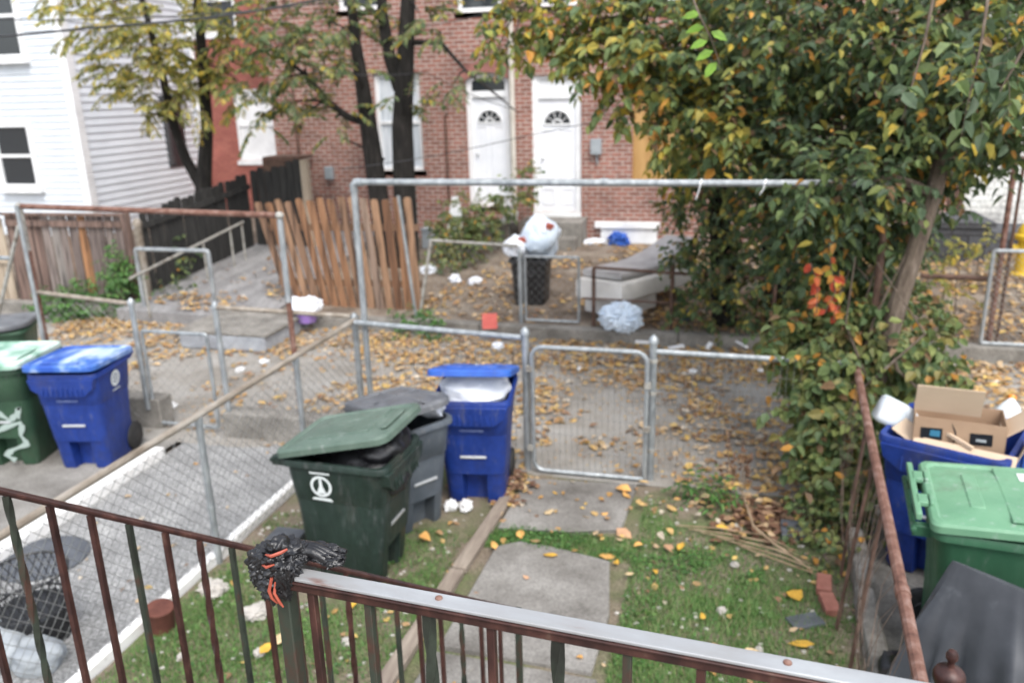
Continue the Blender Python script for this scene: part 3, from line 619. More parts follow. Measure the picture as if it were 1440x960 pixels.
# ------------------------------------------------------------------ far fence line across the alley
YF = 10.15
ff = thing('far_fence', 'thin chain link fence with a leaning post beside the plank fence', 'fence', (0, 0, 0))
a = PY(606, 338, YF); b_ = PY(728, 346, YF); c = PY(590, 448, YF)
rail('top_rail', ff, [a, b_], .02, 'galv_old'); rail('post', ff, [c, a], .024, 'galv_old'); rail('post', ff, [PY(585, 445, YF - .05), PY(560, 275, YF - .05)], .022, 'galv')
b = MB(); chain(b, a, b_, .2, a.z, .08, .0014); obj('wire_mesh', b, 'wire', ff)
fg = gate('small far gate beyond the alley in front of the black trash can', PY(738, 365, YF).x, PY(814, 367, YF).x, YF, .2, 1.05, .019, 'galv', .02, lambda b, p, q, u, v: chain(b, p, q, u, v, .08, .0013))
q = PY(733, 360, YF); post(fg, -.42, 0, -.2, .9, .03, 'galv')
f2 = thing('far_fence', 'rusted low fence in front of the dumped mattress', 'fence', (0, 0, 0))
a = PY(835, 376, YF); b_ = PY(946, 384, YF); c = PY(1090, 392, YF)
rail('top_rail', f2, [a, b_, c], .02, 'rust_dark')
for q in (a, b_, c): rail('post', f2, [(q.x, YF, .1), (q.x, YF, q.z + (.12 if q is b_ else 0))], .025, 'rust_dark')
rail('mid_rail', f2, [(a.x - .15, YF, .52), (b_.x, YF, .5)], .014, 'rust_dark')
f3 = thing('rusty_pipe_frame', 'tall rusty pipe frame with a low panel beyond the vines on the right', 'pipe frame', (0, 0, 0))
q = PY(1388, 490, YF); rail('post', f3, [(q.x, YF, .1), (q.x, YF, 2.3)], .03, 'rust')
q2 = PY(1400, 226, YF); rail('top_bar', f3, [(q2.x - .05, YF, 2.25), (q2.x + 3, YF, 2.25)], .035, 'rust_dark')
rail('post', f3, [(q2.x + .28, YF, .1), (q2.x + .28, YF, 2.22)], .018, 'rust_dark')
a = PY(1322, 388, YF); rail('mid_rail', f3, [(a.x - .2, YF, a.z), (q.x, YF, a.z - .02)], .03, 'rust_dark')
a = PY(1320, 498, YF - .05); b = MB(); b.box((a.x + 1.4, YF - .03, .12), (3.4, .09, .09)); obj('bottom_beam', b, 'black_wood', f3)
a = PY(1397, 352, YF - .1)
gate('galvanised mesh gate on the right beyond the alley, at the picture edge', a.x, a.x + 1.1, YF - .12, .2, a.z, .022, 'galv', .03, lambda b, p, q, u, v: chain(b, p, q, u, v, .05, .002))
# ------------------------------------------------------------------ wooden fences and walkway
def planks(nm, par, A, B, zb, zt, m, wd=.14, gap=.008, lean=(0, 0), seed=0, jz=.03, th=.02, zb2=None, zt2=None, sub=None):
    rg = random.Random(seed); A = Vector(A); B = Vector(B); L = (B - A).length; u = (B - A) / L; n = int(L / (wd + gap)); mb = MB()
    nrm = Vector((-u.y, u.x, 0))
    for i in range(n):
        t = (i + .5) / n; c = A + u * L * t
        z0 = zb + ((zb2 if zb2 is not None else zb) - zb) * t; z1 = zt + ((zt2 if zt2 is not None else zt) - zt) * t + rg.uniform(-jz, jz)
        ln = lean[0] + (lean[1] - lean[0]) * t + rg.uniform(-.004, .004)
        p0 = c + Vector((0, 0, z0)); p1 = c + u * ln * (z1 - z0) + Vector((0, 0, z1)); o = nrm * rg.uniform(-.008, .008)
        ww = wd * rg.uniform(.9, 1.0); h = u * ww / 2; tt = nrm * th / 2
        mb.loft([[p0 + o - h - tt, p0 + o + h - tt, p0 + o + h + tt, p0 + o - h + tt], [p1 + o - h - tt - Vector((0, 0, .03)), p1 + o + h - tt - Vector((0, 0, .03)), p1 + o + h + tt - Vector((0, 0, .03)), p1 + o - h + tt - Vector((0, 0, .03))], [p1 + o - h * .6 - tt, p1 + o + h * .6 - tt, p1 + o + h * .6 + tt, p1 + o - h * .6 + tt]])
    return obj(nm, mb, m, par)
w1 = thing('plank_fence', 'leaning fence of warm brown wooden planks beyond the alley', 'fence', (0, 0, 0))
planks('plank', w1, (-6.22, 10.5, 0), (-4.10, 10.5, 0), .12, 1.68, 'lean_wood', .118, .016, (-.25, -.03), 4, .03, zt2=1.76)
for zz in (.5, 1.3): b = MB(); b.bar((-6.3 - .1 * zz, 10.55, zz), (-4.12, 10.55, zz + .03), .04, .09); obj('stringer', b, 'lean_wood', w1)
w2 = thing('plank_fence', 'weathered grey brown plank fence with a bush at its foot', 'fence', (0, 0, 0))
planks('plank', w2, (-10.75, 10.2, 0), (-8.75, 10.35, 0), 0, 1.5, 'grey_wood', .14, .006, (0, 0), 5, .012)
b = MB(); b.bar((-10.7, 10.16, 1.36), (-8.75, 10.31, 1.34), .03, .09); obj('stringer', b, 'grey_wood', w2)
b = MB(); b.bar((-10.75, 10.14, 1.5), (-8.7, 10.29, 1.49), .05, .04); obj('top_board', b, 'grey_wood', w2)
b = MB(); b.box((-8.66, 10.32, .74), (.1, .1, 1.54)); obj('post', b, 'grey_wood', w2)
w3 = thing('plank_fence', 'pale tan plank fence at the left edge, beyond the green lid', 'fence', (0, 0, 0))
planks('plank', w3, (-14.5, 10.1, 0), (-10.8, 10.2, 0), 0, 1.44, 'tan_wood', .15, .006, (0, 0), 6, .008)
for zz in (1.4, .78): b = MB(); b.bar((-14.5, 10.06, zz), (-10.8, 10.16, zz), .03, .1); obj('stringer', b, 'tan_wood', w3)
w4 = thing('plank_fence', 'black stained plank fence running back towards the brick houses', 'fence', (0, 0, 0))
planks('plank', w4, (-8.52, 10.45, 0), (-8.25, 13.0, 0), .1, 1.5, 'black_wood', .14, .004, (0, 0), 7, .03, zb2=.4, zt2=1.82)
planks('plank', w4, (-8.22, 13.05, 0), (-7.2, 13.05, 0), .3, 1.86, 'black_wood', .14, .004, (0, 0), 17, .06, zt2=2.02)
b = MB(); b.bar((-8.48, 10.45, 1.3), (-8.21, 13.0, 1.6), .03, .09); obj('stringer', b, 'black_wood', w4)
b = MB(); b.box((-7.12, 13.05, 1.15), (.12, .12, 1.8)); obj('post', b, 'tan_wood', w4)
pw = thing('fence_post', 'pale flaking post standing between the grey and the black plank fence', 'post', (-8.45, 10.3, 0))
b = MB(); b.lathe([(.06, 0), (.055, 1.3), (.06, 1.31), (.07, 1.36), (.05, 1.42), (.01, 1.44)], 12); obj('post', b, 'rail_wood', pw)
rp_ = MB(); rp_.add([(-8.6, 9.75, -.05), (-6.15, 9.75, -.05), (-6.3, 14.2, .5), (-8.2, 14.2, .5), (-8.6, 9.75, .2), (-6.15, 9.75, .16), (-6.3, 14.2, .66), (-8.2, 14.2, .68)],
    [(0, 3, 2, 1), (4, 5, 6, 7), (0, 1, 5, 4), (1, 2, 6, 5), (2, 3, 7, 6), (3, 0, 4, 7)])
struct('walkway', rp_, 'ramp', bevel=.01)
s0 = PZ(222, 517, 0); s1 = PZ(297, 524, 0)
a = PY(190, 350, 9.93); c = PY(293, 356, 9.93)
ag = gate('galvanised pipe gate frame standing open at the foot of the walkway', a.x, c.x, 9.93, .1, a.z, .03, 'galv', .04, None)
st = thing('stone_step', 'grey blue stone step at the foot of the walkway', 'step', ((s0.x + s1.x) / 2, 9.25, 0))
b = MB(); b.box((0, 0, .1), (1.25, .95, .2)); obj('riser', b, 'bluestone', st, bevel=.02)
b = MB(); b.box((0, .02, .222), (1.32, 1.0, .05)); obj('tread', b, 'kerb', st, bevel=.015)
hr = thing('handrail', 'grey pipe handrail slanting up along the black fence', 'handrail', (0, 0, 0))
a = PX(182, 392, -8.0); b_ = PX(342, 312, -7.9); rail('top_rail', hr, [a, b_], .02, 'galv_old')
for t in (.1, .6, .86, .98): p = a.lerp(b_, t); rail('post', hr, [(p.x, p.y, .1 + .12 * (p.y - 9.7)), p], .018, 'galv_old')
# ------------------------------------------------------------------ houses
YH = 14.6
def wall_grid(mb, x0, x1, z0, z1, y0, y1, ops):
    xs = sorted({x0, x1, *[q for o in ops for q in (o[0], o[1])]}); zs = sorted({z0, z1, *[q for o in ops for q in (o[2], o[3])]})
    for i in range(len(xs) - 1):
        zz = None
        for j in range(len(zs) - 1):
            cx = (xs[i] + xs[i + 1]) / 2; cz = (zs[j] + zs[j + 1]) / 2
            hole = any(o[0] < cx < o[1] and o[2] < cz < o[3] for o in ops)
            if not hole and zz is None: zz = zs[j]
            if hole and zz is not None: mb.span((xs[i], y0, zz), (xs[i + 1], y1, zs[j])); zz = None
        if zz is not None: mb.span((xs[i], y0, zz), (xs[i + 1], y1, zs[-1]))
    return mb
def window(par, x0, x1, z0, z1, y, fm='white', gm='glass', mull=True, sillw=.06):
    f = MB(); t = .07
    f.span((x0, y - .03, z0), (x0 + t, y + .06, z1)); f.span((x1 - t, y - .03, z0), (x1, y + .06, z1))
    f.span((x0 + t, y - .03, z1 - t), (x1 - t, y + .06, z1)); f.span((x0 + t, y - .03, z0), (x1 - t, y + .06, z0 + t))
    if mull: f.span((x0 + t, y - .02, (z0 + z1) / 2 - .03), (x1 - t, y + .05, (z0 + z1) / 2 + .03))
    w_ = obj('window', f, fm, par)
    g = MB(); g.span((x0 + t, y + .012, z0 + t), (x1 - t, y + .022, z1 - t)); obj('pane', g, gm, w_)
    s = MB(); s.span((x0 - .05, y - .03 - sillw, z0 - .1), (x1 + .05, y - .032, z0 - .004)); s.span((x0 - .05, y - .031, z0 - .1), (x1 + .05, y + .1, z0 - .004)); obj('sill', s, fm, w_)
    return w_
def door(par, x0, x1, z0, z1, zt, y, arch):
    fr_ = MB(); t = .1; fz = zt - (.12 if arch else 0)
    fr_.span((x0, y - .03, z0), (x0 + t, y + .1, fz)); fr_.span((x1 - t, y - .03, z0), (x1, y + .1, fz))
    fr_.span((x0 + t, y - .028, z1), (x1 - t, y + .1, z1 + .09))
    if not arch: fr_.span((x0 + t, y - .03, zt - .06), (x1 - t, y + .1, zt))
    fr_.span((x0, y - .1, z0 - .09), (x1, y + .1, z0 - .003))
    obj('door_frame', fr_, 'white', par)
    d = MB(); lx0, lx1 = x0 + t, x1 - t; cx = (lx0 + lx1) / 2; wd = lx1 - lx0
    d.span((lx0, y + .02, z0), (lx1, y + .07, z1 - .003))
    for sx in (-1, 1):
        for a, b in ((.12, .42), (.5, 1.45)):
            px0 = cx + sx * wd * .25
            for q in ((a, a + .025), (b - .025, b)): d.span((px0 - wd * .16, y + .008, z0 + q[0]), (px0 + wd * .16, y + .021, z0 + q[1]))
            for q in (-1, 1): d.span((px0 + q * wd * .16 - .0125, y + .009, z0 + a + .027), (px0 + q * wd * .16 + .0125, y + .021, z0 + b - .027))
    dd = obj('door', d, 'whitedoor', par)
    fz0 = z1 - .44; r = wd * .36
    g = MB(); g.prism([(cx + a, c) for a, c in arc(0, fz0, r, 0, math.pi, 16)], .008, Matrix.Translation((0, y + .011, 0))); obj('fanlight', g, 'glass', dd)
    s = MB()
    for i in range(1, 5): q = math.pi * i / 5; s.bar((cx + r * .3 * math.cos(q), y + .006, fz0 + r * .3 * math.sin(q)), (cx + r * math.cos(q), y + .006, fz0 + r * math.sin(q)), .008, .03, (0, 1, 0))
    s.tube([(cx + a, y + .008, c) for a, c in arc(0, fz0, r, 0, math.pi, 20)], .018, 6); s.tube([(cx + a, y + .008, c) for a, c in arc(0, fz0, r * .33, 0, math.pi, 12)], .014, 6)
    s.bar((cx - r, y + .008, fz0), (cx + r, y + .008, fz0), .02, .03); obj('fanlight_bar', s, 'white', dd)
    k_ = MB(); k_.blob((lx0 + .07, y - .02, z0 + .95), (.03, .03, .03), 1, 0, sub=2); obj('door_knob', k_, 'steelbar', dd)
h1 = thing('brick_rowhouse', 'red brick rowhouse with the arched transom door behind the dark trunks', 'house', (0, 0, 0))
XS = -3.70
d1 = (-4.66, -3.84, 1.06, 3.42); w1o = (-6.42, -5.52, 1.72, 3.46); w2o = (-4.75, -3.95, 4.42, 6.1); w3o = (-7.0, -6.1, 4.55, 6.2)
b = MB(); wall_grid(b, -8.55, XS, .2, 7.6, YH, YH + .3, [d1, w1o, w2o, w3o]); obj('brick_wall', b, 'brick', h1)
# arched head over the left door
cx = (d1[0] + d1[1]) / 2; hw = (d1[1] - d1[0]) / 2; rise = .14; rr = (hw * hw + rise * rise) / (2 * rise); zc = d1[3] - rr
a0 = math.asin(hw / rr); pts = [(cx + rr * math.sin(-a0 + 2 * a0 * i / 14), zc + rr * math.cos(-a0 + 2 * a0 * i / 14)) for i in range(15)]
b = MB()
b.prism([(d1[0], d1[3] - .001)] + [p for p in pts if p[0] <= cx + 1e-6], .28, Matrix.Translation((0, YH + .004, 0)))
b.prism([p for p in pts if p[0] >= cx - 1e-6] + [(d1[1], d1[3] - .001)], .28, Matrix.Translation((0, YH + .004, 0))); obj('arch_filling', b, 'brick', h1)
b = MB(); po = [(cx + (rr + .2) * math.sin(-a0 * 1.1 + 2.2 * a0 * i / 14), zc + (rr + .2) * math.cos(-a0 * 1.1 + 2.2 * a0 * i / 14)) for i in range(15)]
pi_ = [(cx + (rr + .003) * math.sin(-a0 * 1.1 + 2.2 * a0 * i / 14), zc + (rr + .003) * math.cos(-a0 * 1.1 + 2.2 * a0 * i / 14)) for i in range(15)]
b.prism(pi_ + po[::-1], .02, Matrix.Translation((0, YH - .012, 0))); obj('brick_arch', b, 'brick_arch', h1)
door(h1, d1[0], d1[1], 1.06, 3.0, 3.42, YH + .1, True)
b = MB(); b.prism([p for p in pts] + [(d1[1], 3.09), (d1[0], 3.09)], .05, Matrix.Translation((0, YH + .09, 0))); t_ = obj('transom', b, 'white', h1)
b = MB(); b.prism([(x_, z_ - .075) for x_, z_ in pts[2:-2]] + [(d1[1] - .1, 3.11), (d1[0] + .1, 3.11)], .01, Matrix.Translation((0, YH + .083, 0))); obj('pane', b, 'glass', t_)
window(h1, *w1o, YH + .09, 'white', 'curtain'); window(h1, *w2o, YH + .09); window(h1, *w3o, YH + .09)
b = MB(); b.span((-8.6, YH - .2, 7.6), (XS, YH + .4, 7.85)); obj('cornice', b, 'white', h1)
b = MB(); b.span((-8.55, YH + .3, .2), (XS - .01, YH + 9, 7.5)); obj('rear_wing', b, 'brick', h1)
b = MB(); b.tube([(-3.78, YH - .06, .6), (-3.78, YH - .06, 7.6)], .05, 10); obj('downpipe', b, 'downpipe', h1)
b = MB(); b.tube([(-8.05, YH - .03, .6), (-8.05, YH - .03, 6)], .02, 8); obj('conduit', b, 'rust_dark', h1); b = MB(); b.tube([(-5.05, YH - .02, 1.1), (-5.05, YH - .02, 2.7), (-5.0, YH - .02, 2.75)], .018, 8); obj('conduit', b, 'rust_dark', h1)
q = PY(465, 243, YH); b = MB(); b.box((q.x, YH - .06, q.z), (.16, .1, .24)); obj('meter_box', b, 'greybox', h1, bevel=.01)
b = MB(); b.span((-4.85, 13.9, .2), (-3.72, YH - .01, .85)); b.span((-4.75, 13.6, .2), (-3.8, 13.9, .62)); obj('stoop', b, 'kerb', h1, bevel=.015)
b = MB(); b.span((-8.5, 13.98, .3), (-7.75, 14.0, 2.0)); b.span((-8.5, 14.0, 1.98), (-7.75, 14.55, 2.03)); obj('rail_panel', b, 'rust_dark', h1)
h2 = thing('brick_rowhouse', 'red brick rowhouse with a boarded window and white panel over its door', 'house', (0, 0, 0))
d2 = (-3.44, -2.56, .98, 3.34); w4o = (-1.66, -.7, 1.5, 3.3); w5o = (-3.3, -2.4, 4.45, 6.1); w6o = (-1.6, -.7, 4.45, 6.1)
b = MB(); wall_grid(b, XS, 3.4, .2, 7.5, YH, YH + .3, [d2, w4o, w5o, w6o]); obj('brick_wall', b, 'brick', h2)
door(h2, d2[0], d2[1], .98, 2.95, 3.34, YH + .08, False)
b = MB(); b.span((d2[0] + .1, YH + .1, 3.045), (d2[1] - .1, YH + .13, 3.275)); obj('transom', b, 'white', h2)
b = MB(); b.span((w4o[0], YH + .04, w4o[2]), (w4o[1], YH + .06, w4o[3])); obj('plywood_board', b, 'plywood', h2)
window(h2, *w5o, YH + .09); window(h2, *w6o, YH + .09)
b = MB(); b.span((XS, YH - .2, 7.5), (3.45, YH + .4, 7.75)); obj('cornice', b, 'white', h2)
b = MB(); b.span((XS, YH + .3, .2), (3.4, YH + 9, 7.4)); obj('rear_wing', b, 'brick', h2)
q = PY(839, 206, YH); b = MB(); b.box((q.x, YH - .06, q.z), (.19, .1, .27)); b.tube([(q.x, YH - .04, q.z - .1), (q.x + .02, YH - .04, q.z - .3)], .02, 6); obj('meter_box', b, 'greybox', h2, bevel=.01)
b = MB(); b.span((-3.55, 13.95, .2), (-2.45, YH - .01, .9)); b.span((-3.5, 13.62, .2), (-2.5, 13.95, .66)); obj('stoop', b, 'kerb', h2, bevel=.015)
b = MB(); b.span((-2.3, YH - .09, .72), (-1.15, YH - .005, .82)); b.span((-2.2, YH - .04, .3), (-1.2, YH - .004, .715)); obj('basement_sill', b, 'white', h2)
def siding(mb, A, B, z0, z1, ex, out):
    A = Vector((A[0], A[1], 0)); B = Vector((B[0], B[1], 0)); o = Vector((out[0], out[1], 0)); z = z0
    while z < z1:
        p = [A + o * .028 + Vector((0, 0, z)), B + o * .028 + Vector((0, 0, z)), B + o * .006 + Vector((0, 0, z + ex)), A + o * .006 + Vector((0, 0, z + ex))]
        q = [A + Vector((0, 0, z)), B + Vector((0, 0, z)), B + Vector((0, 0, z + ex)), A + Vector((0, 0, z + ex))]
        k_ = len(mb.v); mb.v += [tuple(v) for v in p + q]
        mb.f += [(k_, k_ + 1, k_ + 2, k_ + 3), (k_, k_ + 4, k_ + 5, k_ + 1), (k_, k_ + 3, k_ + 7, k_ + 4), (k_ + 1, k_ + 5, k_ + 6, k_ + 2)]
        z += ex
    return mb
h3 = thing('siding_house', 'white clapboard house with a grey sided wing at the far left', 'house', (0, 0, 0))
XW = -12.5
b = MB(); b.span((-22, 14.03, 0), (XW - .03, 24, 8)); obj('wall', b, 'siding_white', h3)
b = MB(); siding(b, (-22, 14.02), (XW - .12, 14.02), .4, 8, .13, (0, -1)); obj('clapboard', b, 'siding_white', h3)
b = MB(); siding(b, (XW - .02, 14.15), (XW - .02, 18), .4, 8, .15, (1, 0)); obj('clapboard', b, 'siding_grey', h3)
b = MB(); b.span((XW - .14, 13.97, .4), (XW + .03, 14.16, 8)); obj('corner_board', b, 'white', h3)
a = PY(2, 268, 13.96); c = PY(62, 172, 13.96)
window(h3, a.x + .1, a.x + 1.02, 1.45, 2.72, 13.95); window(h3, a.x + .35, a.x + 1.25, 3.95, 5.5, 13.95)
b = MB(); b.tube([(XW + .08, 17.9, .4), (XW + .08, 17.9, 8)], .06, 8); obj('downpipe', b, 'white', h3)
b = MB(); b.span((XW - .01, 16.6, 1.6), (XW + .02, 17.3, 3.2)); obj('side_window', b, 'glass', h3)
h4 = thing('red_rowhouse', 'red painted house with a tall white window between siding and brick', 'house', (0, 0, 0))
YR = 18.0; a = PY(338, 226, YR); c = PY(391, 124, YR)
wo = (a.x, c.x, a.z, c.z); wo2 = (a.x - .9, c.x - .9, a.z + 2.9, c.z + 2.7)
b = MB(); wall_grid(b, XW + .1, -8.4, .2, 8.2, YR, YR + .3, [wo, wo2]); obj('brick_wall', b, 'brick_red', h4)
window(h4, *wo, YR + .05, 'white', 'white'); window(h4, *wo2, YR + .05)
b = MB(); b.span((XW + .1, YR + .3, .2), (-8.4, YR + 6, 8.0)); obj('rear_wing', b, 'brick_red', h4)
h5 = thing('white_brick_house', 'white painted brick house behind the vines at the far right', 'house', (0, 0, 0))
b = MB(); wall_grid(b, 3.75, 11, .3, 7, 15.2, 15.5, [(5.5, 6.4, 1.6, 3.2)]); obj('brick_wall', b, 'brick_white', h5)
window(h5, 5.5, 6.4, 1.6, 3.2, 15.28)
b = MB(); b.span((3.75, 15.5, .3), (11, 24, 7)); obj('rear_wing', b, 'brick_white', h5)
b = MB(); b.span((3.42, 15.0, .3), (3.74, 15.4, 7)); obj('door_panel', b, 'rust_dark', h5)
b = MB(); b.span((3.0, 13.7, .3), (3.85, 14.95, .95)); b.span((2.95, 13.65, .952), (3.9, 14.96, 1.03)); b.span((3.86, 14.2, .3), (9, 15.15, .8)); obj('stoop', b, 'dark_block', h5)
# ================================================================== CARTS
def notch_ring(w, d, r, z, yo, notch, nw=.17):
    pts = rrect(w, d, r, 4, yo); out = []
    for i, p in enumerate(pts):
        out.append((p[0], p[1], z))
        if i == 14: # end of the third corner: front edge begins
            y = -d / 2 + yo
            for x_, k in ((-nw / 2 - .012, 0), (-nw / 2, notch), (nw / 2, notch), (nw / 2 + .012, 0)): out.append((x_, y + k, z))
    return out
def cart(name, label, loc, rz, W, D, Ht, mb_, ml, ang, group, style='flat', rf_=.07, skirt=True, lidgap=0, wheel=True, rfront=None):
    t = thing(name, label, 'trash cart', (loc[0], loc[1], 0), rz, group)
    rr = rf_; b = MB(); k = Ht
    rings = [notch_ring(W * .70, D * .66, .05, .0, .03, .09), notch_ring(W * .74, D * .70, .06, .03, .03, .10), notch_ring(W * .83, D * .80, rr, .60 * k, .01, .13),
             notch_ring(W * .835, D * .805, rr, .615 * k, .01, .001), notch_ring(W * .84, D * .815, rr, .668 * k, .005, .001), notch_ring(W * .875, D * .855, rr, .69 * k, 0, .001),
             notch_ring(W * .93, D * .92, rr, .945 * k, 0, .001), notch_ring(W, D, rr, .955 * k, 0, .001), notch_ring(W, D, rr, .985 * k, 0, .001), notch_ring(W * .985, D * .985, rr, k, 0, .001),
             notch_ring(W * .91, D * .91, rr, k, 0, .001), notch_ring(W * .88, D * .87, rr, .8 * k, 0, .001), notch_ring(W * .78, D * .75, rr, .3 * k, .01, .001)]
    b.loft(rings); body = obj('body', b, mb_, t, smooth=40)
    b = MB(); b.tube([(-.10, -D * .385, .47 * k), (.10, -D * .385, .47 * k)], .013, 8); obj('lift_bar', b, 'steelbar', t)
    if skirt:
        b = MB(); ww = W * .46; yf = -D / 2 - .012
        vs = [(-ww, yf, .955 * k), (ww, yf, .955 * k), (ww * .93, yf + .004, .86 * k), (ww * .62, yf + .02, .78 * k), (-ww * .62, yf + .02, .78 * k), (-ww * .93, yf + .004, .86 * k)]
        o = [(x_, y + .05 + (.06 if z < .9 * k else .0), z) for x_, y, z in vs]
        b.add(vs + o, [tuple(range(6))[::-1], tuple(range(6, 12))] + [(i, (i + 1) % 6, (i + 1) % 6 + 6, i + 6) for i in range(6)])
        for i in range(9):
            x_ = -ww * .6 + i * ww * .15; b.box((x_, yf + .006, .845 * k), (.010, .014, .1 * k), rx=R(-5))
        obj('front_skirt', b, mb_, t, bevel=.004)
    # hinge lugs and handle at the back
    b = MB()
    for sx in (-1, 1): b.box((sx * W * .36, D / 2 + .035, .955 * k), (.05, .09, .06))
    b.tube([(-W * .42, D / 2 + .075, .965 * k), (W * .42, D / 2 + .075, .965 * k)], .016, 8); obj('handle', b, mb_, t, bevel=.004)
    if wheel:
        ax = MB(); ax.tube([(-W * .42, D * .36, .13), (W * .42, D * .36, .13)], .012, 8); obj('axle', ax, 'steelbar', t)
        for sx in (-1, 1):
            mm = Matrix.Translation((sx * W * .375, D * .37, .132)) @ Matrix.Rotation(R(90), 4, 'Y')
            b = MB(); b.lathe([(.06, -.028), (.112, -.028), (.128, -.018), (.132, 0), (.128, .018), (.112, .028), (.06, .028)], 24, mtx=mm); wl = obj('wheel', b, 'rubber', t)
            b = MB(); b.lathe([(.01, -.034), (.05, -.032), (.062, -.022), (.062, .022), (.05, .032), (.01, .034)], 16, mtx=mm); obj('rim', b, 'blackplastic', wl)
    # lid hinged at the back rim
    lw, ld = W + .02, D + .05; rf2 = rfront or .08
    def lr(s, z, dy=0, inset=0): return [(x_, y - ld / 2 + dy, z) for x_, y in rrect((lw - inset) * s, (ld - inset) * s, rf2 * s, 6, 0, .05)]
    b = MB(); b.loft([lr(1, -.022, 0, .03), lr(1, -.026, 0, .012), lr(1, -.024), lr(1, .012), lr(1, .026, 0, .02), lr(1, .03, 0, .07), lr(1, .018, 0, .10), lr(1, .022, 0, .16), lr(.62, .036), lr(.3, .042)] , False, True)
    b.loft([lr(1, .0, 0, .04)[::-1], lr(1, -.022, 0, .03)[::-1]], True, False)
    lid = obj('lid', b, ml, t, loc=(0, D / 2 + .01, k + .028), rot=(R(-ang), 0, 0), smooth=30)
    b = MB()
    if style == 'flat':
        for sx in (-1, 1): b.box((sx * lw * .2, -ld * .52, .037), (lw * .22, ld * .55, .014))
        b.box((0, -ld * .9, .034), (lw * .5, .05, .012))
    elif style == 'round':
        b.box((0, -ld * .5, .041), (.02, ld * .7, .01)); b.box((0, -ld * .45, .041), (lw * .75, .02, .01))
    else:
        b.box((0, -ld * .62, .036), (lw * .8, ld * .42, .016)); b.box((0, -ld * .26, .034), (lw * .5, .07, .02))
    obj('lid_ribs', b, ml, lid, bevel=.006)
    return t, body, lid
GC = 'wheeled refuse carts'
def ringmark(mb, c, u, v, n, r, w_, k=28):
    # flat ring lying on a plane (u, v) with normal n
    c = Vector(c); u = Vector(u); v = Vector(v); n = Vector(n); o = len(mb.v)
    for i in range(k):
        q = 2 * math.pi * i / k
        for rr in (r, r - w_): mb.v.append(tuple(c + (u * math.cos(q) + v * math.sin(q)) * rr + n * .002))
    for i in range(k): a = o + 2 * i; b = o + 2 * ((i + 1) % k); mb.f.append((a, b, b + 1, a + 1))
def flat(mb, c, u, v, n, poly, h=.002):
    c = Vector(c); u = Vector(u); v = Vector(v); n = Vector(n); o = len(mb.v)
    for x_, y in poly: mb.v.append(tuple(c + u * x_ + v * y + n * h))
    mb.f.append(tuple(range(o, o + len(poly))))
def side_frame(W, D, k, z, y, sx):
    # point and axes on the tapering side wall of a cart between z=.03 and .62k (lower) or .66k-.945k (upper)
    if z > .8 * k: hw = W / 2 * (.90 + .03 * (z / k - .8) / .145); s = W / 2 * .03 / (.145 * k)
    elif z > .66 * k: hw = W / 2 * (.835 + .025 * (z / k - .66) / .12); s = W / 2 * .025 / (.12 * k)
    else: hw = W / 2 * (.74 + .09 * (z - .03) / (.62 * k - .03)); s = W / 2 * .09 / (.62 * k)
    v = Vector((sx * s, 0, 1)).normalized(); u = Vector((0, sx, 0)); n = u.cross(v).normalized()
    if n.x * sx < 0: n = -n
    return Vector((sx * (hw + .002), y, z)), u, v, n
# open dark green cart in the middle
gW, gD, gH = .60, .75, .90
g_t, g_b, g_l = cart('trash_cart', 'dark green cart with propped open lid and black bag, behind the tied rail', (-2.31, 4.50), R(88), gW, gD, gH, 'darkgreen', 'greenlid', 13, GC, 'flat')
g_l.location = (0.0, gD / 2 + .01, gH + .03)
b = MB(); b.blob((0, -.05, gH - .16), (.25, .33, .19), 3, .2, 1.6, 4, ridge=.1); b.blob((.05, -.2, gH + .0), (.2, .17, .15), 5, .25, 1.5, 4, ridge=.12)
tag(obj('trash_bag', b, 'blackbag', loc=(-2.31, 4.50, 0), rot=(0, 0, R(88)), smooth=80), 'shiny black trash bag filling the open dark green cart', 'trash bag')
# white seal printed on the side (local -x side faces the camera after turning)
c, u, v, n = side_frame(gW, gD, gH, .72, .06, -1)
b = MB(); c = Vector((-(gW / 2 * .93) - .001, .085, .735)); v = Vector((-.03, 0, 1)).normalized(); u = Vector((0, -1, 0)); n = Vector((-1, 0, -.03)).normalized()
v = Vector((-.07, 0, 1)).normalized(); n = Vector((-1, 0, -.07)).normalized(); c = Vector((-(gW / 2 * .908) - .004, .09, .735)); 
ringmark(b, c, u, v, n, .075, .018); flat(b, c, u, v, n, [(-.035, -.05), (.035, -.05), (.012, .0), (.008, .055), (-.008, .055), (-.012, .0)], .003)
flat(b, c, u, v, n, [(-.075, -.098), (.075, -.105), (.06, -.082), (-.06, -.082)], .003); flat(b, c, u, v, n, [(-.07, .088), (.07, .088), (.07, .1), (-.07, .1)], .003)
obj('white_seal', b, 'grime', g_t)
# slate grey cart squeezed behind it
t2, b2, l2 = cart('trash_cart', 'slate grey cart with rounded lid squeezed between green and blue carts', (-2.26, 5.2), R(56), .51, .72, .86, 'greyplastic', 'greylid', 9, GC, 'round', .09, False, rfront=.2)
b = MB(); b.blob((.2, -.1, .87), (.08, .14, .07), 8, .3, 2, 3); tag(obj('white_bag', b, 'whitebag', loc=(-2.26, 5.2, 0), rot=(0, 0, R(56))), 'bit of white bag sticking out under the grey rounded lid', 'bag')
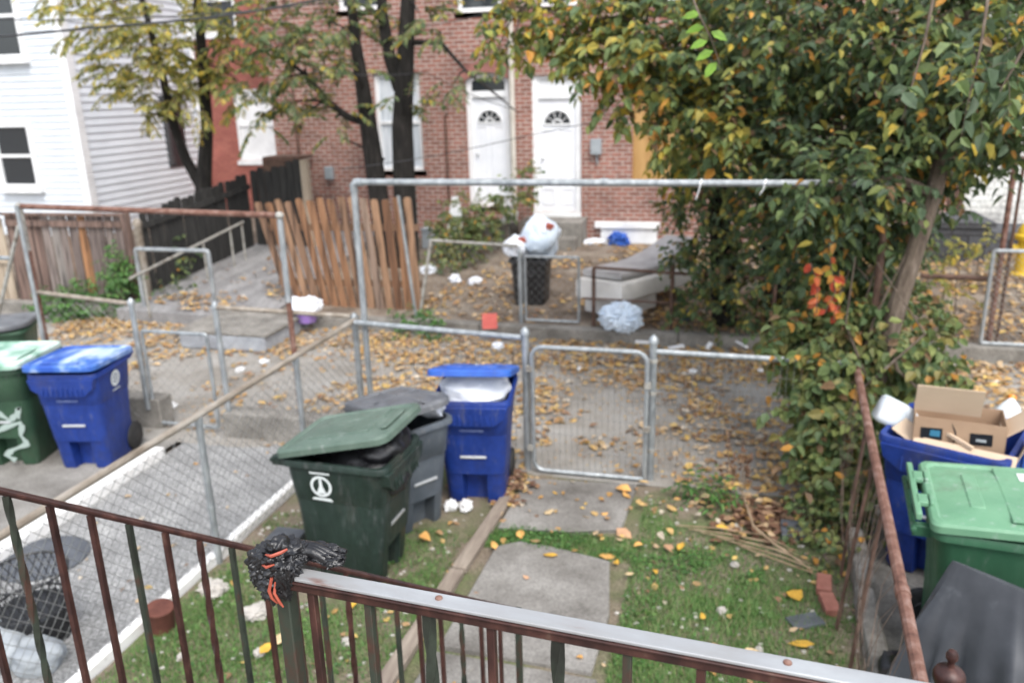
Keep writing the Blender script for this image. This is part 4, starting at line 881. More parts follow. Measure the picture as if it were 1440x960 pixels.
# blue cart by the gate with propped lid
bW, bD, bH = .61, .70, .90
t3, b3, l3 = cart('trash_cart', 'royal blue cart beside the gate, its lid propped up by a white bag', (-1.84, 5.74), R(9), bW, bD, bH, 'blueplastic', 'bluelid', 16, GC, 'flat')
b = MB(); b.blob((0, -.03, bH + .0), (.28, .29, .15), 12, .12, 2.2, 4, ridge=.12); tag(obj('white_bag', b, 'whitebag', loc=(-1.84, 5.74, 0), rot=(0, 0, R(9))), 'stuffed white trash bag bulging from the blue cart by the gate', 'bag')
def textrow(par, W, D, k, n=9):
    b = MB(); z = .73 * k; y = -D / 2 * .872 - .003
    for i in range(n): b.box((-.085 + i * .021, y, z), (.011 + .004 * (i % 2), .004, .015 if i % 3 else .012))
    obj('embossed_lettering', b, 'letterblue', par)
textrow(t3, bW, bD, bH)
# left pair
t4, b4, l4 = cart('trash_cart', 'blue cart with white worn lid and round seal, standing beyond the patio', (-5.42, 5.62), R(12), .62, .66, .92, 'blueplastic', 'bluelid_worn', 3, GC, 'flat')
textrow(t4, .62, .66, .92)
b = MB(); c = Vector((.62 / 2 * .915 + .003, .0, .78)); v = Vector((.07, 0, 1)).normalized(); u = Vector((0, 1, 0)); n = Vector((1, 0, -.03))
ringmark(b, c, u, v, n, .072, .03); ringmark(b, c, u, v, n, .032, .02); flat(b, c, u, v, n, [(-.06, -.105), (.06, -.105), (.06, -.095), (-.06, -.095)], .003); obj('white_seal', b, 'grime', t4)
t5, b5, l5 = cart('trash_cart', 'green cart with bleached lid and white spray paint scrawl on its front', (-6.14, 5.55), R(14), .62, .70, .94, 'leftgreen', 'leftgreenlid', 1, GC, 'bar', .12, False)
b = MB(); 
def fy(z): return -(.70 / 2) * (.70 + .10 * z / .58) + .015
for pts in ([(-.2, .60), (-.1, .66), (.02, .60), (.10, .52), (.16, .58), (.2, .66), (.18, .54)], [(-.2, .3), (-.08, .38), (.06, .46), (.2, .5)], [(.2, .48), (.16, .36), (.2, .26), (.06, .2), (-.02, .14), (.06, .08)], [(-.18, .56), (-.2, .44), (-.16, .34)]):
    p = [Vector((x_, fy(z * .88) - .02, z * .88)) for x_, z in pts]; sm = []
    for i in range(len(p) - 1):
        for j in range(4): sm.append(p[i].lerp(p[i + 1], j / 4))
    sm.append(p[-1]); o = len(b.v)
    for i, q in enumerate(sm):
        tg = (sm[min(i + 1, len(sm) - 1)] - sm[max(i - 1, 0)]).normalized(); s = Vector((-tg.z, 0, tg.x)) * (.02 + .008 * math.sin(i))
        for sg in (1, -1): b.v.append(tuple(q + s * sg))
    for i in range(len(sm) - 1): b.f.append((o + 2 * i, o + 2 * i + 1, o + 2 * i + 3, o + 2 * i + 2))
obj('spray_paint', b, 'graffiti', t5)
t6, b6, l6 = cart('trash_cart', 'low dark green can with a pale lid behind the braced pole', (-7.75, 7.05), R(30), .6, .7, .74, 'leftgreen', 'greylid', 2, GC, 'round', .1, False, rfront=.25)
# right pair
rW, rD, rH = .74, .74, .97
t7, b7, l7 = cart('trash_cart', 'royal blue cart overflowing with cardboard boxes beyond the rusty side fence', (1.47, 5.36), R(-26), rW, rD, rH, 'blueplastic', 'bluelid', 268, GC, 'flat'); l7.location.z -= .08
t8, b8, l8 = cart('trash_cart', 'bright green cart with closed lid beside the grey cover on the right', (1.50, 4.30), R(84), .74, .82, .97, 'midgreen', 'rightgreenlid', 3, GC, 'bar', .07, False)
b = MB()
for sx in (-1, 1):
    b.box((sx * .14, .02, .03), (.10, .05, .03)); b.box((sx * .14, -.02, .034), (.12, .02, .03))
b.box((0, .05, .02), (.62, .03, .04)); obj('lid_handle', b, 'rightgreenlid', l8, bevel=.006)
b = MB(); b.box((.2, -.55, .046), (.09, .17, .003)); obj('sticker', b, 'paper', l8)
# cardboard in the right blue cart
cb = thing('cardboard_box', 'open brown cardboard box with taped side standing in the right blue cart', 'cardboard box', (1.455, 5.28, .895), R(-10))
b = MB(); L, Dp, hh = .50, .30, .22
b.span((-L / 2, -Dp / 2, 0), (L / 2, -Dp / 2 + .006, hh)); b.span((-L / 2, Dp / 2 - .006, 0), (L / 2, Dp / 2, hh)); b.span((-L / 2, -Dp / 2 + .007, 0), (-L / 2 + .006, Dp / 2 - .007, hh)); b.span((L / 2 - .006, -Dp / 2 + .007, 0), (L / 2, Dp / 2 - .007, hh)); b.span((-L / 2 + .007, -Dp / 2 + .007, 0), (L / 2 - .007, Dp / 2 - .007, .006))
obj('carton', b, 'cardboard', cb)
b = MB(); b.box((-.07, -Dp / 2 - .002 + .10, hh + .09), (.37, .006, .20), rx=R(20)); obj('raised_flap', b, 'cardboard_light', cb)
b = MB(); b.box((L / 2 + .05, 0, hh - .03), (.006, .26, .16), ry=R(50)); obj('flap', b, 'cardboard_light', cb)
for x_ in (-.15, .12):
    b = MB(); b.box((x_, -Dp / 2 - .002, .12), (.12, .003, .075), ry=R(-3)); tp_ = obj('black_tape', b, 'tape', cb)
    b = MB(); b.box((x_ + (.02 if x_ < 0 else -.0), -Dp / 2 - .0045, .125 if x_ < 0 else .115), (.055, .002, .04 if x_ < 0 else .016)); obj('tape_print', b, 'tapeblue' if x_ < 0 else 'tapegrey', tp_)
b = MB(); b.tube([(-.045, -Dp / 2 - .001, .20), (-.022, -Dp / 2 - .001, .15), (-.018, -Dp / 2 - .001, .1), (-.03, -Dp / 2 - .001, .06)], [.001, .005, .005, .001], 6); obj('printed_curve', b, 'tape', cb)
c2 = thing('cardboard_box', 'flattened pale cardboard lying along the front rim of the right blue cart', 'cardboard box', (1.38, 5.06, .945), R(-24))
b = MB(); b.box((.06, .0, .0), (.56, .11, .008), rx=R(38)); obj('panel', b, 'cardboard_light', c2)
for c_, d_, kw in (((-.23, .09, .02), (.24, .13, .006), dict(rx=R(22), ry=R(20), rz=R(-18))), ((.36, .2, .07), (.006, .3, .2), dict(ry=R(18))), ((.03, .05, .06), (.17, .02, .02), dict(ry=R(14), rz=R(-20)))):
    b = MB(); b.box(c_, d_, **kw); obj('flap', b, 'cardboard_light', c2)
def jug(lab, loc, rot, s=1):
    t = thing('plastic_jug', lab, 'jug', loc); t.rotation_euler = rot; t['group'] = 'milk jugs in the right blue cart'
    b = MB(); R_ = [[(x_, y, z) for x_, y in rrect(w_, w_, r_, 5)] for w_, r_, z in ((.13, .03, 0), (.152, .04, .015), (.155, .045, .13), (.145, .06, .17), (.10, .049, .215), (.05, .0249, .245), (.04, .0199, .26))]
    b.loft(R_); b.tube([(0, .06, .21), (0, .088, .18), (0, .086, .12), (0, .07, .09)], .013, 8); obj('bottle', b, 'jug', t, smooth=60)
    b = MB(); b.lathe([(.024, .255), (.024, .28), (.015, .283)], 14); obj('cap', b, 'orange', t); t.scale = (s, s, s); return t
p = PD(1236, 571, 5.38); jug('milky plastic jug with orange cap lying left of the cardboard box', p, (R(20), R(117), R(20)), 1.15)
p = PD(1412, 612, 5.75); jug('milky plastic jug leaning at the right end of the blue cart', p, (R(-25), R(35), R(30)), 1.1)
b = MB(); b.blob((0, 0, 0), (.1, .14, .06), 4, .3); tag(obj('dark_pouch', b, 'slate', loc=PD(1285, 645, 5.25)), 'dark grey pouch tucked under the cardboard in the right blue cart', 'pouch')
# grey cover over something by the right carts
b = MB(); rings = []; rg = random.Random(5); K = 160
P0, P1 = PD(1345, 788, 3.78), PD(1345, 788, 3.78) + Vector((.5, -.3, -.06))
for j in range(33):
    s = j / 32; ring = []
    for i in range(K):
        a = 2 * math.pi * i / K; ca, sa = math.cos(a), math.sin(a)
        rx_ = .03 + .40 * s ** .8; ry_ = .025 + .34 * s ** .85
        cn_ = max(max(0, 1 - abs((a - R(q_) + math.pi) % (2 * math.pi) - math.pi) / R(w_)) for q_, w_ in ((196, 40), (262, 34), (300, 22), (345, 36), (60, 45), (130, 40))); k = .72 + .5 * cn_ * min(1, s * 3) + .05 * noise.noise(Vector((ca * 3, sa * 3, s * 4))) + (.05 * math.sin(15 * a + 1.5 * math.sin(3 * a) + 2 * s) + .035 * math.sin(27 * a - 3 * s)) * min(1, s * 2.2) + .05 * noise.noise(Vector((ca * 9, sa * 9, s * 3)))
        ctr = P0.lerp(P1, .5 + .5 * ca * (1 - s * .2)) if True else P0
        z = ctr.z * (1 - s) + .06 * s - .05 * math.sin(5 * a) * s * (1 - s)
        ring.append((ctr.x + ca * rx_ * k * .75, ctr.y + sa * ry_ * k, z))
    rings.append(ring)
b.loft(rings[::-1], True, True)
tag(obj('grey_cover', b, 'cover', smooth=60), 'dark grey vinyl cover draped to a peak in front of the bright green cart', 'cover')
b = MB(); b.blob((1.05, 3.95, .12), (.16, .2, .14), 9, .3, 2, 4, ridge=.2); tag(obj('trash_bag', b, 'blackbag'), 'black bag on the ground between the rusty fence and the green cart', 'trash bag')
# ------------------------------------------------------------------ bag tied to the railing post
tb = thing('tied_bag', 'crumpled black plastic bag with orange ties knotted round the railing post', 'plastic bag', (XP, YP, ZR)); tb.scale = (.76, .76, .76)
b = MB()
for c, r, s in (((-.005, 0, .03), (.058, .05, .05), 1), ((-.045, .0, .005), (.045, .04, .045), 2), ((.02, -.015, .0), (.04, .035, .05), 3), ((-.015, -.02, -.03), (.045, .03, .05), 4), ((-.06, -.005, -.03), (.025, .025, .025), 6), ((.04, .02, .035), (.03, .03, .025), 7)):
    b.blob(c, r, s, .3, 1.15, 5, ridge=.42, streak=(2.6, 1.0, .7))
obj('knot', b, 'blackbag', tb, smooth=75)
b = MB()
for k in range(5):
    o = Vector((0, .008 * k - .016, .004 * (k % 3)))
    b.tube([o + Vector((.02, .03, .035)), o + Vector((.07, .035, .045 - .003 * k)), o + Vector((.095, .035, .035)), o + Vector((.12 + .008 * k, .03, .018 + .004 * k))], [.016, .014, .012, .006], 7)
b.blob((.085, .04, .03), (.06, .028, .02), 11, .3, 1.5, 5, ridge=.5, streak=(1, 3, .8)); b.blob((.12, .035, .02), (.03, .03, .016), 13, .3, 1.5, 4, ridge=.5, streak=(1, 3, 1))
obj('tail', b, 'blackbag', tb, smooth=75)
b = MB()
b.tube([(-.005, -.045, -.0), (-.010, -.055, -.03), (-.006, -.054, -.05), (.003, -.048, -.068)], [.004, .0045, .004, .002], 6)
obj('orange_tie', b, 'redtie', tb); b = MB()
b.tube([(.004, -.045, -.01), (.004, -.056, -.035), (.012, -.052, -.06), (.02, -.05, -.075)], [.003, .004, .004, .002], 6)
obj('orange_tie', b, 'redtie', tb); b = MB()
b.tube([(-.02, -.035, .055), (-.0, -.045, .06), (.02, -.035, .066), (.03, -.02, .068)], [.003, .0045, .0045, .003], 6)
obj('orange_tie', b, 'redtie', tb); b = MB()
b.tube([(-.03, -.04, .03), (-.01, -.054, .034), (.01, -.05, .042)], [.003, .004, .002], 6)
obj('orange_tie', b, 'redtie', tb)
# ------------------------------------------------------------------ things on the patio and in the yard
wb = thing('waste_basket', 'black wire mesh waste basket on the patio at the lower left', 'basket', (-3.92, 3.36, 0))
b = MB()
for i in range(30):
    for sg in (1, -1):
        pts = []
        for j in range(9): q = 2 * math.pi * i / 30 + sg * j * .11; rr = .18 + .045 * j / 8; pts.append((rr * math.cos(q), rr * math.sin(q), .02 + .43 * j / 8))
        b.tube(pts, .003, 4, False)
obj('wire_wall', b, 'blackplastic', wb)
b = MB()
for rr, z in ((.226, .45), (.18, .02), (.205, .24)): b.tube([(rr * math.cos(2 * math.pi * i / 32), rr * math.sin(2 * math.pi * i / 32), z) for i in range(33)], .008, 6, False)
obj('hoop', b, 'blackplastic', wb)
b = MB(); b.lathe([(.175, .01), (.176, .02), (.2, .2), (.198, .21), (.01, .21)], 24); obj('liner', b, 'blackbag', wb)
b = MB(); b.lathe([(.3, .004), (.3, .016), (.01, .016)], 28); tag(obj('round_disc', b, 'slate', loc=PZ(62, 786, 0)), 'dark round disc lying on the patio behind the wire basket', 'mat')  # thin flat dark disc on the patio surface
for px, py, s, lab in ((5, 905, .16, 'pale grey rounded sack half outside the picture in front of the basket'), (58, 915, .13, 'smaller pale grey rounded sack in front of the wire basket')):
    b = MB(); b.blob((0, 0, s * .5), (s * 1.25, s * 1.05, s * .75), px, .35, 1.3, 4, ridge=.06); tag(obj('sack', b, 'greystone', loc=PZ(px, py + 20, 0)), lab, 'sack')
q = PZ(228, 884, 0); cn = thing('rusty_can', 'rust red metal can with a flat top beside the white kerb', 'can', (q.x, q.y, 0))
b = MB(); b.lathe([(.075, 0), (.078, .01), (.083, .15), (.086, .155), (.086, .165), (.08, .17), (.01, .168)], 20); obj('canister', b, 'terracotta', cn, rot=(R(4), R(6), 0))
def bit(name, lab, cat, px, py, rad, mat, seed, z=.02, amp=.4, group=None, sub=4, ridge=.55, fl=None):
    p = PZ(px, py, z); b = MB(); b.blob((0, 0, rad[2] * .7), rad, seed, amp, 2, sub, ridge=ridge)
    o = obj(name, b, mat, loc=p, rot=(0, 0, seed * 1.3)); return tag(o, lab, cat, group)
LG_ = 'scraps of white litter'
bit('paper_scrap', 'crumpled white tissue at the foot of the blue cart by the gate, left one', 'litter', 634, 715, (.055, .045, .04), 'paper', 1, group=LG_)
bit('paper_scrap', 'crumpled white tissue at the foot of the blue cart by the gate, right one', 'litter', 655, 716, (.05, .05, .045), 'paper', 2, group=LG_)
for i, (px, py, s, lab) in enumerate(((372, 510, .06, 'white paper scrap on the alley behind the right rusty post'), (338, 522, .06, 'white paper scrap on the alley between the two left gate posts'), (400, 470, .09, 'pale crumpled bag beside the kerb near the plank fence'), (240, 574, .07, 'white scrap on the alley seen through the small open gate'),
        (1070, 524, .055, 'white paper cup scrap on the alley leaves near the vines'), (972, 525, .06, 'flat white wrapper among leaves right of the gate post'), (815, 520, .045, 'small white scrap beyond the gate on the alley'), (1158, 560, .04, 'white scrap caught at the foot of the vine'))):
    bit('paper_scrap', lab, 'litter', px, py, (s, s * .7, s * .5), 'paper', i + 5, 0, group=LG_)
bit('blue_scrap', 'small light blue wrapper on the alley behind the left gate post', 'litter', 322, 488, (.07, .05, .025), 'bluebag', 20, 0)
for px, py, z, s, lab in ((604, 388, .25, .16, 'white torn bag by the leaning fence post'), (640, 398, .25, .11, 'white litter heap behind the thin chain fence'), (668, 400, .25, .10, 'small white scrap heap between trash can and fence post'), (700, 490, .1, .07, 'white scrap at the alley kerb left of the gate')):
    bit('paper_scrap', lab, 'litter', px, py, (s, s * .8, s * .7), 'whitebag', int(s * 100), z, group=LG_)
for i in range(7):
    q = PZ(905 + i * 46 % 270, 482 + (i * 7) % 9, .19); b = MB(); b.box((0, 0, .01), (.2, .05, .025), rx=R(10 * i)); 
    if i < 4: tag(obj('broken_slat', b, 'paper', loc=q, rot=(0, 0, i * .7)), ('broken pale slat lying on the kerb, leftmost of the four', 'broken pale slat on the kerb just right of the gate arch', 'broken pale slat on the kerb below the white bag', 'broken pale slat on the kerb nearest the rusted fence post')[i], 'slat', 'broken slats on the kerb')
bit('yard_stone', 'pale stone in the grass under the stair railing', 'stone', 300, 832, (.1, .08, .04), 'stone', 31, 0)
bit('yard_stone', 'pinkish pale stone in the grass beside the railing post', 'stone', 360, 865, (.09, .07, .035), 'stone', 32, 0)
for i, (px, py, s) in enumerate(((255, 925, .03), (365, 920, .035), (590, 880, .03), (1033, 795, .028), (1015, 860, .03), (1068, 915, .025), (490, 905, .04))):
    bit('pebble', ('small white pebble at the white kerb', 'white pebble left of the railing post', 'white pebble seen between the near balusters', 'white pebble in the right grass near the dark slab', 'white pebble in the middle of the right grass', 'pebble in the grass just above the right rail', 'pale pebble left of the near path slab')[i], 'pebble', px, py, (s, s * .8, s * .6), 'stone', 40 + i, .015, group='pebbles in the yard')
b = MB(); b.box((0, 0, .04), (.21, .17, .035), rx=R(14)); tag(obj('slate_slab', b, 'slate', loc=PZ(1119, 752, 0), bevel=.004), 'dark slate slab in the right corner of the yard', 'slab')
b = MB(); b.box((0, 0, .02), (.2, .12, .03), rz=.5); tag(obj('slate_slab', b, 'slate', loc=PZ(1132, 878, 0), bevel=.004), 'broken bluish slate piece in the grass above the right rail end', 'slab')
b = MB(); b.box((0, 0, .05), (.24, .2, .06)); tag(obj('slate_slab', b, 'slate', loc=PZ(403, 765, 0), bevel=.006), 'grey slab on the grass beside the dark green cart', 'slab')
for px, py, a, lab in ((1166, 856, .15, 'loose red brick beside the broken concrete border, the nearer one'), (1158, 828, -.1, 'loose red brick beside the broken concrete border, the farther one')):
    b = MB(); b.box((0, 0, .03), (.09, .19, .06)); tag(obj('loose_brick', b, 'brickred', loc=PZ(px, py, 0), rot=(0, 0, a), bevel=.005), lab, 'brick', 'loose bricks')
# ------------------------------------------------------------------ far yard clutter
fc = thing('trash_can', 'black trash can heaped with white bags behind the far gate', 'trash can', (PZ(744, 428, .22).x, PZ(744, 428, .22).y + .2, .18))
b = MB(); b.loft([[(x_, y, z) for x_, y in rrect(w_, w_, .06, 4)] for w_, z in ((.40, 0), (.42, .02), (.50, .62), (.56, .63), (.56, .68), (.5, .68), (.44, .3))]); obj('body', b, 'blackplastic', fc)
b = MB(); b.box((0, -.27, .5), (.2, .02, .1)); obj('grip', b, 'blackplastic', fc)
for dx, dy, dz, r, m_, s, lab in ((-.2, -.02, .82, (.2, .2, .17), 'whitebag', 2, 'white trash bag with orange print on the left of the black can'), (.12, .05, .95, (.27, .25, .29), 'bluebag', 3, 'bulging pale blue white trash bag on top of the black can')):
    t = thing('trash_bag', lab, 'trash bag', (fc.location.x + dx, fc.location.y + dy, .18 + dz)); b = MB(); b.blob((0, 0, 0), r, s, .25, 1.8, 4, ridge=.15); obj('bag', b, m_, t)
    b = MB(); b.blob((r[0] * .5, -r[1] * .5, r[2] * .62), (.08, .05, .05), s, .8, 3, 3); obj('orange_print', b, 'redtie', t)
# mattresses
def cushion(mb, L, W_, h, mtx, bend=0, nx=10):
    rings = []
    for i in range(nx + 1):
        x_ = -L / 2 + L * i / nx; e = .93 if i in (0, nx) else 1; zb = bend * (x_ / L) ** 2
        rings.append([(x_, y * e, z * e + zb) for y, z in rrect(W_, h, min(.05, h * .4), 3)])
    mb.loft(rings, mtx=mtx)
def block(name, lab, P, e1, e2, h, mat, bend=0, soft=.05):
    P = Vector(P); e1 = Vector(e1); e2 = Vector(e2); nx = 12; rings = []
    W_ = e2.length; v2 = e2.normalized()
    for i in range(nx + 1):
        t = i / nx; c = P + e1 * t + Vector((0, 0, bend * (t - .35) ** 2 * 2.2 if t > .35 else bend * .35 * (t - .35) ** 2)); e = .94 if i in (0, nx) else 1
        rings.append([tuple(c + v2 * (W_ / 2 + y * e) + Vector((0, 0, h / 2 + z * e))) for y, z in rrect(W_, h, min(soft, h * .4), 3)])
    t_ = thing(name, lab, name.replace('_', ' '), (P.x, P.y, P.z)); b = MB(); b.loft([[(x_ - P.x, y - P.y, z - P.z) for x_, y, z in r_] for r_ in rings]); obj('body', b, mat, t_); return t_
Pn = PZ(876, 428, .46); Pl = PZ(808, 418, .46); Pr = PZ(945, 408, .46); E1 = (Pr - Pn).normalized() * 1.75; E2 = (Pl - Pn)
block('mattress', 'dumped off white mattress lying in the leaves beyond the rusted fence', Pn, E1, E2, .27, 'mattress')
block('top_mattress', 'soiled grey mattress sagging on top of the off white one', Pn + E2 * .08 + E1 * .04 + Vector((0, 0, .285)), E1 * 1.0, E2 * .85, .09, 'mattress_top', .24, .03)
block('box_spring', 'pale box spring standing under the dumped mattresses', PZ(880, 452, .17) + Vector((.02, .12, 0)), E1 * .35, E2 * .95, .27, 'mattress')
bit('trash_bag', 'white trash bag slumped in front of the mattresses by the kerb', 'trash bag', 873, 462, (.27, .2, .2), 'bluebag', 7, .17, .2)
bit('blue_bundle', 'royal blue cloth bundle lying near the brick wall', 'bundle', 870, 345, (.2, .16, .14), 'bluelid', 9, .42)
bit('paper_scrap', 'white litter beside the brown stone steps', 'litter', 832, 345, (.2, .1, .07), 'whitebag', 10, .43, group=LG_)
bit('blue_scrap', 'dark blue scrap under the vines by the mattress', 'litter', 965, 448, (.1, .08, .06), 'blueplastic', 11, .18)
b = MB(); b.box((0, 0, .1), (.19, .03, .2), rx=R(-20), rz=.3); tag(obj('red_board', b, 'redplastic', loc=PZ(689, 462, .18)), 'faded red plastic board lying in the far yard by the gate', 'board')
t = thing('paint_bucket', 'purple bucket with a crumpled white bag in it by the plank fence', 'bucket', PZ(432, 452, .15))
b = MB(); b.lathe([(.12, 0), (.15, .13), (.145, .13), (.11, .02)], 18); obj('bucket', b, 'purple', t); 
b = MB(); b.blob((0, 0, 0), (.22, .17, .13), 6, .45, 1.6, 4, ridge=.35); tag(obj('white_bag', b, 'whitebag', loc=PZ(431, 452, .15) + Vector((0, 0, .22))), 'white bag on the purple bucket by the plank fence', 'bag')
p = PY(640, 310, 13.9); b = MB(); b.add([(-.22, 0, -.35), (.2, 0, -.35), (.22, .08, .2), (.02, .1, .62), (-.12, .1, .5), (-.22, .03, -.35 + .04)] , [(0, 1, 2, 3, 4, 5)])
b = MB(); b.prism([(-.2, -.45), (.22, -.45), (.16, -.05), (.05, .42), (-.06, .42)], .03, Matrix.Rotation(R(-8), 4, 'X')); tag(obj('leaning_panel', b, 'white', loc=p), 'white tapered panel leaning on the brick wall behind the bush', 'panel')
p = PY(604, 312, 13.8); b = MB(); b.box((0, 0, 0), (.26, .2, .36)); b.box((0, 0, .19), (.3, .24, .03)); tag(obj('grey_bin', b, 'greybox', loc=(p.x, p.y, .58), bevel=.015), 'small grey bin standing by the brick wall beside the plank fence', 'bin')
p = PZ(700, 350, .4); b = MB(); b.tube([p, p + Vector((.12, 0, .5)), p + Vector((.2, 0, .62))], .05, 8); b.blob(p + Vector((.27, 0, .62)), (.12, .1, .1), 3, .2); tag(obj('white_pipe', b, 'white'), 'white bent pipe leaning beside the stone steps', 'pipe')
hy = PY(1437, 345, 13.0); t = thing('yellow_hydrant', 'yellow domed hydrant by the white brick house at the right edge', 'hydrant', (hy.x + .05, 13.0, .38))
b = MB(); b.lathe([(.15, 0), (.15, .04), (.1, .05), (.1, .5), (.15, .52), (.16, .58), (.13, .6), (.12, .66), (.08, .73), (.03, .76), (.03, .8), (.01, .81)], 20); b.tube([(-.17, 0, .4), (.17, 0, .4)], .05, 10); obj('barrel', b, 'yellowpaint', t)
# ------------------------------------------------------------------ overhead cables
def cable(lab, pts, r):
    pts = [Vector(p) for p in pts]; out = []
    for i in range(len(pts) - 1):
        for j in range(8): out.append(pts[i].lerp(pts[i + 1], j / 8) - Vector((0, 0, .05 * math.sin(math.pi * j / 8))))
    out.append(pts[-1]); b = MB(); b.tube(out, r, 6); return tag(obj('overhead_cable', b, 'cable'), lab, 'cable', 'overhead cables')
cable('thick twisted overhead cable crossing the top left corner', [PD(-200, 52, 8), PD(120, 40, 8.5), PD(480, -6, 9.5)], .012)
cable('thin overhead cable just above the thick one at the top left', [PD(-200, 18, 8), PD(230, 24, 9), PD(600, -18, 10)], .006)
cable('thin cable sagging in front of the two white doors', [PD(480, 238, 12), PD(745, 190, 12.5), PD(1010, 125, 12.8), PD(1300, 60, 13)], .006)
cable('thin cable crossing the brick wall below the upper windows', [PD(380, 62, 13), PD(560, 40, 13.3), PD(700, 15, 13.6), PD(900, -30, 14)], .007)
cable('thin cable running down from the arched door to the trunks', [PD(440, 100, 12.2), PD(600, 102, 12.4), PD(725, 155, 13.5)], .006)
# ================================================================== TREES AND PLANTS
def clump(lm, tm, rng, c, rad, n, per, ll, lw, L=.3, out=.55, droop=.35):
    rad = rad if isinstance(rad, (tuple, list)) else (rad, rad, rad * .85)
    for _ in range(n):
        v = rv(rng); k = v.length ** .35 / max(v.length, .01); v = v * k * rng.uniform(.55, 1)
        p = c + Vector((v.x * rad[0], v.y * rad[1], v.z * rad[2]))
        d = v.normalized() * out + rv(rng) * .7 + Vector((0, 0, .05)); spray(lm, tm, rng, p, d, L * rng.uniform(.6, 1.25), rng.randint(per - 2, per + 2), lw, ll, .0022, droop)
def limb(tm, a, b, r0_, r1, rng, wob=.12):
    a = Vector(a); b = Vector(b); L = (b - a).length; pts = []
    for i in range(6):
        t = i / 5; pts.append(a.lerp(b, t) + rv(rng) * wob * L * .3 * math.sin(math.pi * t) + Vector((0, 0, .12 * L * math.sin(math.pi * t))))
    tm.tube(pts, [r0_ + (r1 - r0_) * i / 5 for i in range(6)], 6)
# near tree by the right fence corner
rg = random.Random(21)
t = thing('broadleaf_tree', 'dense green tree with slanting trunk rising from the vines at the right fence', 'tree', (0, 0, 0))
tr = MB(); base = Vector((1.12, 6.5, 0))
path = [base, PD(1222, 570, 6.4), PD(1262, 430, 6.05), PD(1312, 275, 5.95), PD(1350, 130, 6.0), PD(1370, -60, 6.2), PD(1360, -260, 6.4)]
tr.tube(path, [.095, .075, .068, .062, .055, .045, .02], 10)
st2 = [base + Vector((-.1, .05, 0)), PD(1205, 470, 7.0), PD(1200, 380, 6.9), PD(1190, 220, 6.8), PD(1150, 60, 6.6), PD(1130, -150, 6.6)]
tr.tube(st2, [.06, .05, .045, .04, .03, .015], 8)
cr = MB(); crm = MB(); crt = MB()
G_ = [(1060, 50, 6.6, .75), (1180, 40, 6.2, .8), (1300, 30, 5.9, .8), (1420, 40, 5.6, .8), (1120, 165, 6.7, .62), (1235, 155, 6.3, .72), (1345, 135, 5.9, .62), (1445, 120, 5.8, .5), (1180, 275, 6.5, .55), (1255, 255, 6.3, .5), (1325, 215, 6.2, .36),
      (1010, 130, 7.0, .55), (1195, 360, 6.6, .42), (1210, 330, 6.6, .36), (1160, 330, 6.8, .4), (1225, 425, 6.7, .35), (1100, 90, 8.2, .9), (1240, 90, 8.0, .9), (1375, 60, 7.6, .8), (1040, 210, 7.6, .5), (1130, 240, 7.6, .5), (1390, 170, 6.4, .38), (960, 30, 7.0, .55), (1300, 190, 6.9, .5), (1435, 170, 6.2, .35),
      (1120, -140, 6.6, .9), (1300, -150, 6.3, .9), (1440, -140, 6.0, .9), (1100, 300, 7.2, .4), (1150, 255, 6.2, .34), (1165, 290, 6.15, .28), (1120, 380, 6.9, .3), (1215, 300, 6.2, .34), (1165, 258, 5.9, .26), (1225, 255, 5.8, .24)]
for i, (px, py, d, r) in enumerate(G_):
    c = PD(px, py, d); clump(cr, crt, rg, c, r, int(150 * (r / .75) ** 2) + 14, 8, .088, .047)
    src = min(path[2:] + st2[1:], key=lambda q: (q - c).length + abs(q.z - c.z + .5) * .3); limb(tr, src, c, .022, .008, rg)
for px, py, d, r, n in ((1090, 60, 6.1, .3, 14), (1330, 60, 5.2, .3, 12), (1255, 60, 5.6, .3, 10), (1400, 130, 5.3, .3, 14), (1270, 200, 5.8, .3, 10), (1040, 180, 6.5, .3, 16)):
    clump(crm, crt, rg, PD(px, py, d), r, n, 6, .09, .048)
obj('trunk', tr, 'bark_brown', t); join('crown', [(cr, 'leaf_green'), (crt, 'bark_brown')], t); obj('turning_foliage', crm, 'leaf_mixed', t, smooth=0)
# bright branch and near overhanging leaves
b1 = MB(); bt = MB()
pts = [PD(1012, 90, 4.3), PD(1000, 55, 4.2), PD(985, 25, 4.15), PD(960, -40, 4.2), PD(1000, -160, 4.5), PD(1150, -260, 5.5)]
bt.tube(pts, [.003, .004, .005, .007, .012, .02], 6)
for px, py, dx, dz in ((985, 20, -.9, -.1), (990, 38, -.9, -.2), (995, 58, -.9, -.3), (1003, 72, -.8, -.35), (1008, 88, -.6, -.7), (1000, 45, .6, -.3)):
    leaf(b1, PD(px, py, 4.2), Vector((dx, -.1, dz)), Vector((.1, -.8, .6)), .095, .052, .15, .1)
obj('bright_branch', bt, 'bark_brown', t); o = obj('bright_leaves', b1, 'leaf_bright', t, smooth=0)
nb = MB(); nm = MB()
for a in ((PD(1400, -220, 4.6), PD(1395, -40, 4.4), PD(1380, 60, 4.3), PD(1358, 160, 4.35)), (PD(1300, -220, 4.8), PD(1320, -40, 4.6), PD(1300, 60, 4.5), PD(1268, 170, 4.6)), (PD(1500, -100, 4.2), PD(1455, 40, 4.2), PD(1425, 95, 4.2), PD(1405, 130, 4.2))):
    bt2 = bt; nb.tube(a, [.016, .011, .007, .003], 6)
    for k in range(10): spray(nm, nb, rg, a[1].lerp(a[3], k / 10) if k % 2 else a[2].lerp(a[3], k / 10), rv(rg) + Vector((0, 0, -.2)), .28, 5, .055, .10, .002, .5)
obj('overhanging_branch', nb, 'bark_brown', t); obj('overhanging_leaves', nm, 'leaf_green', t, smooth=0)
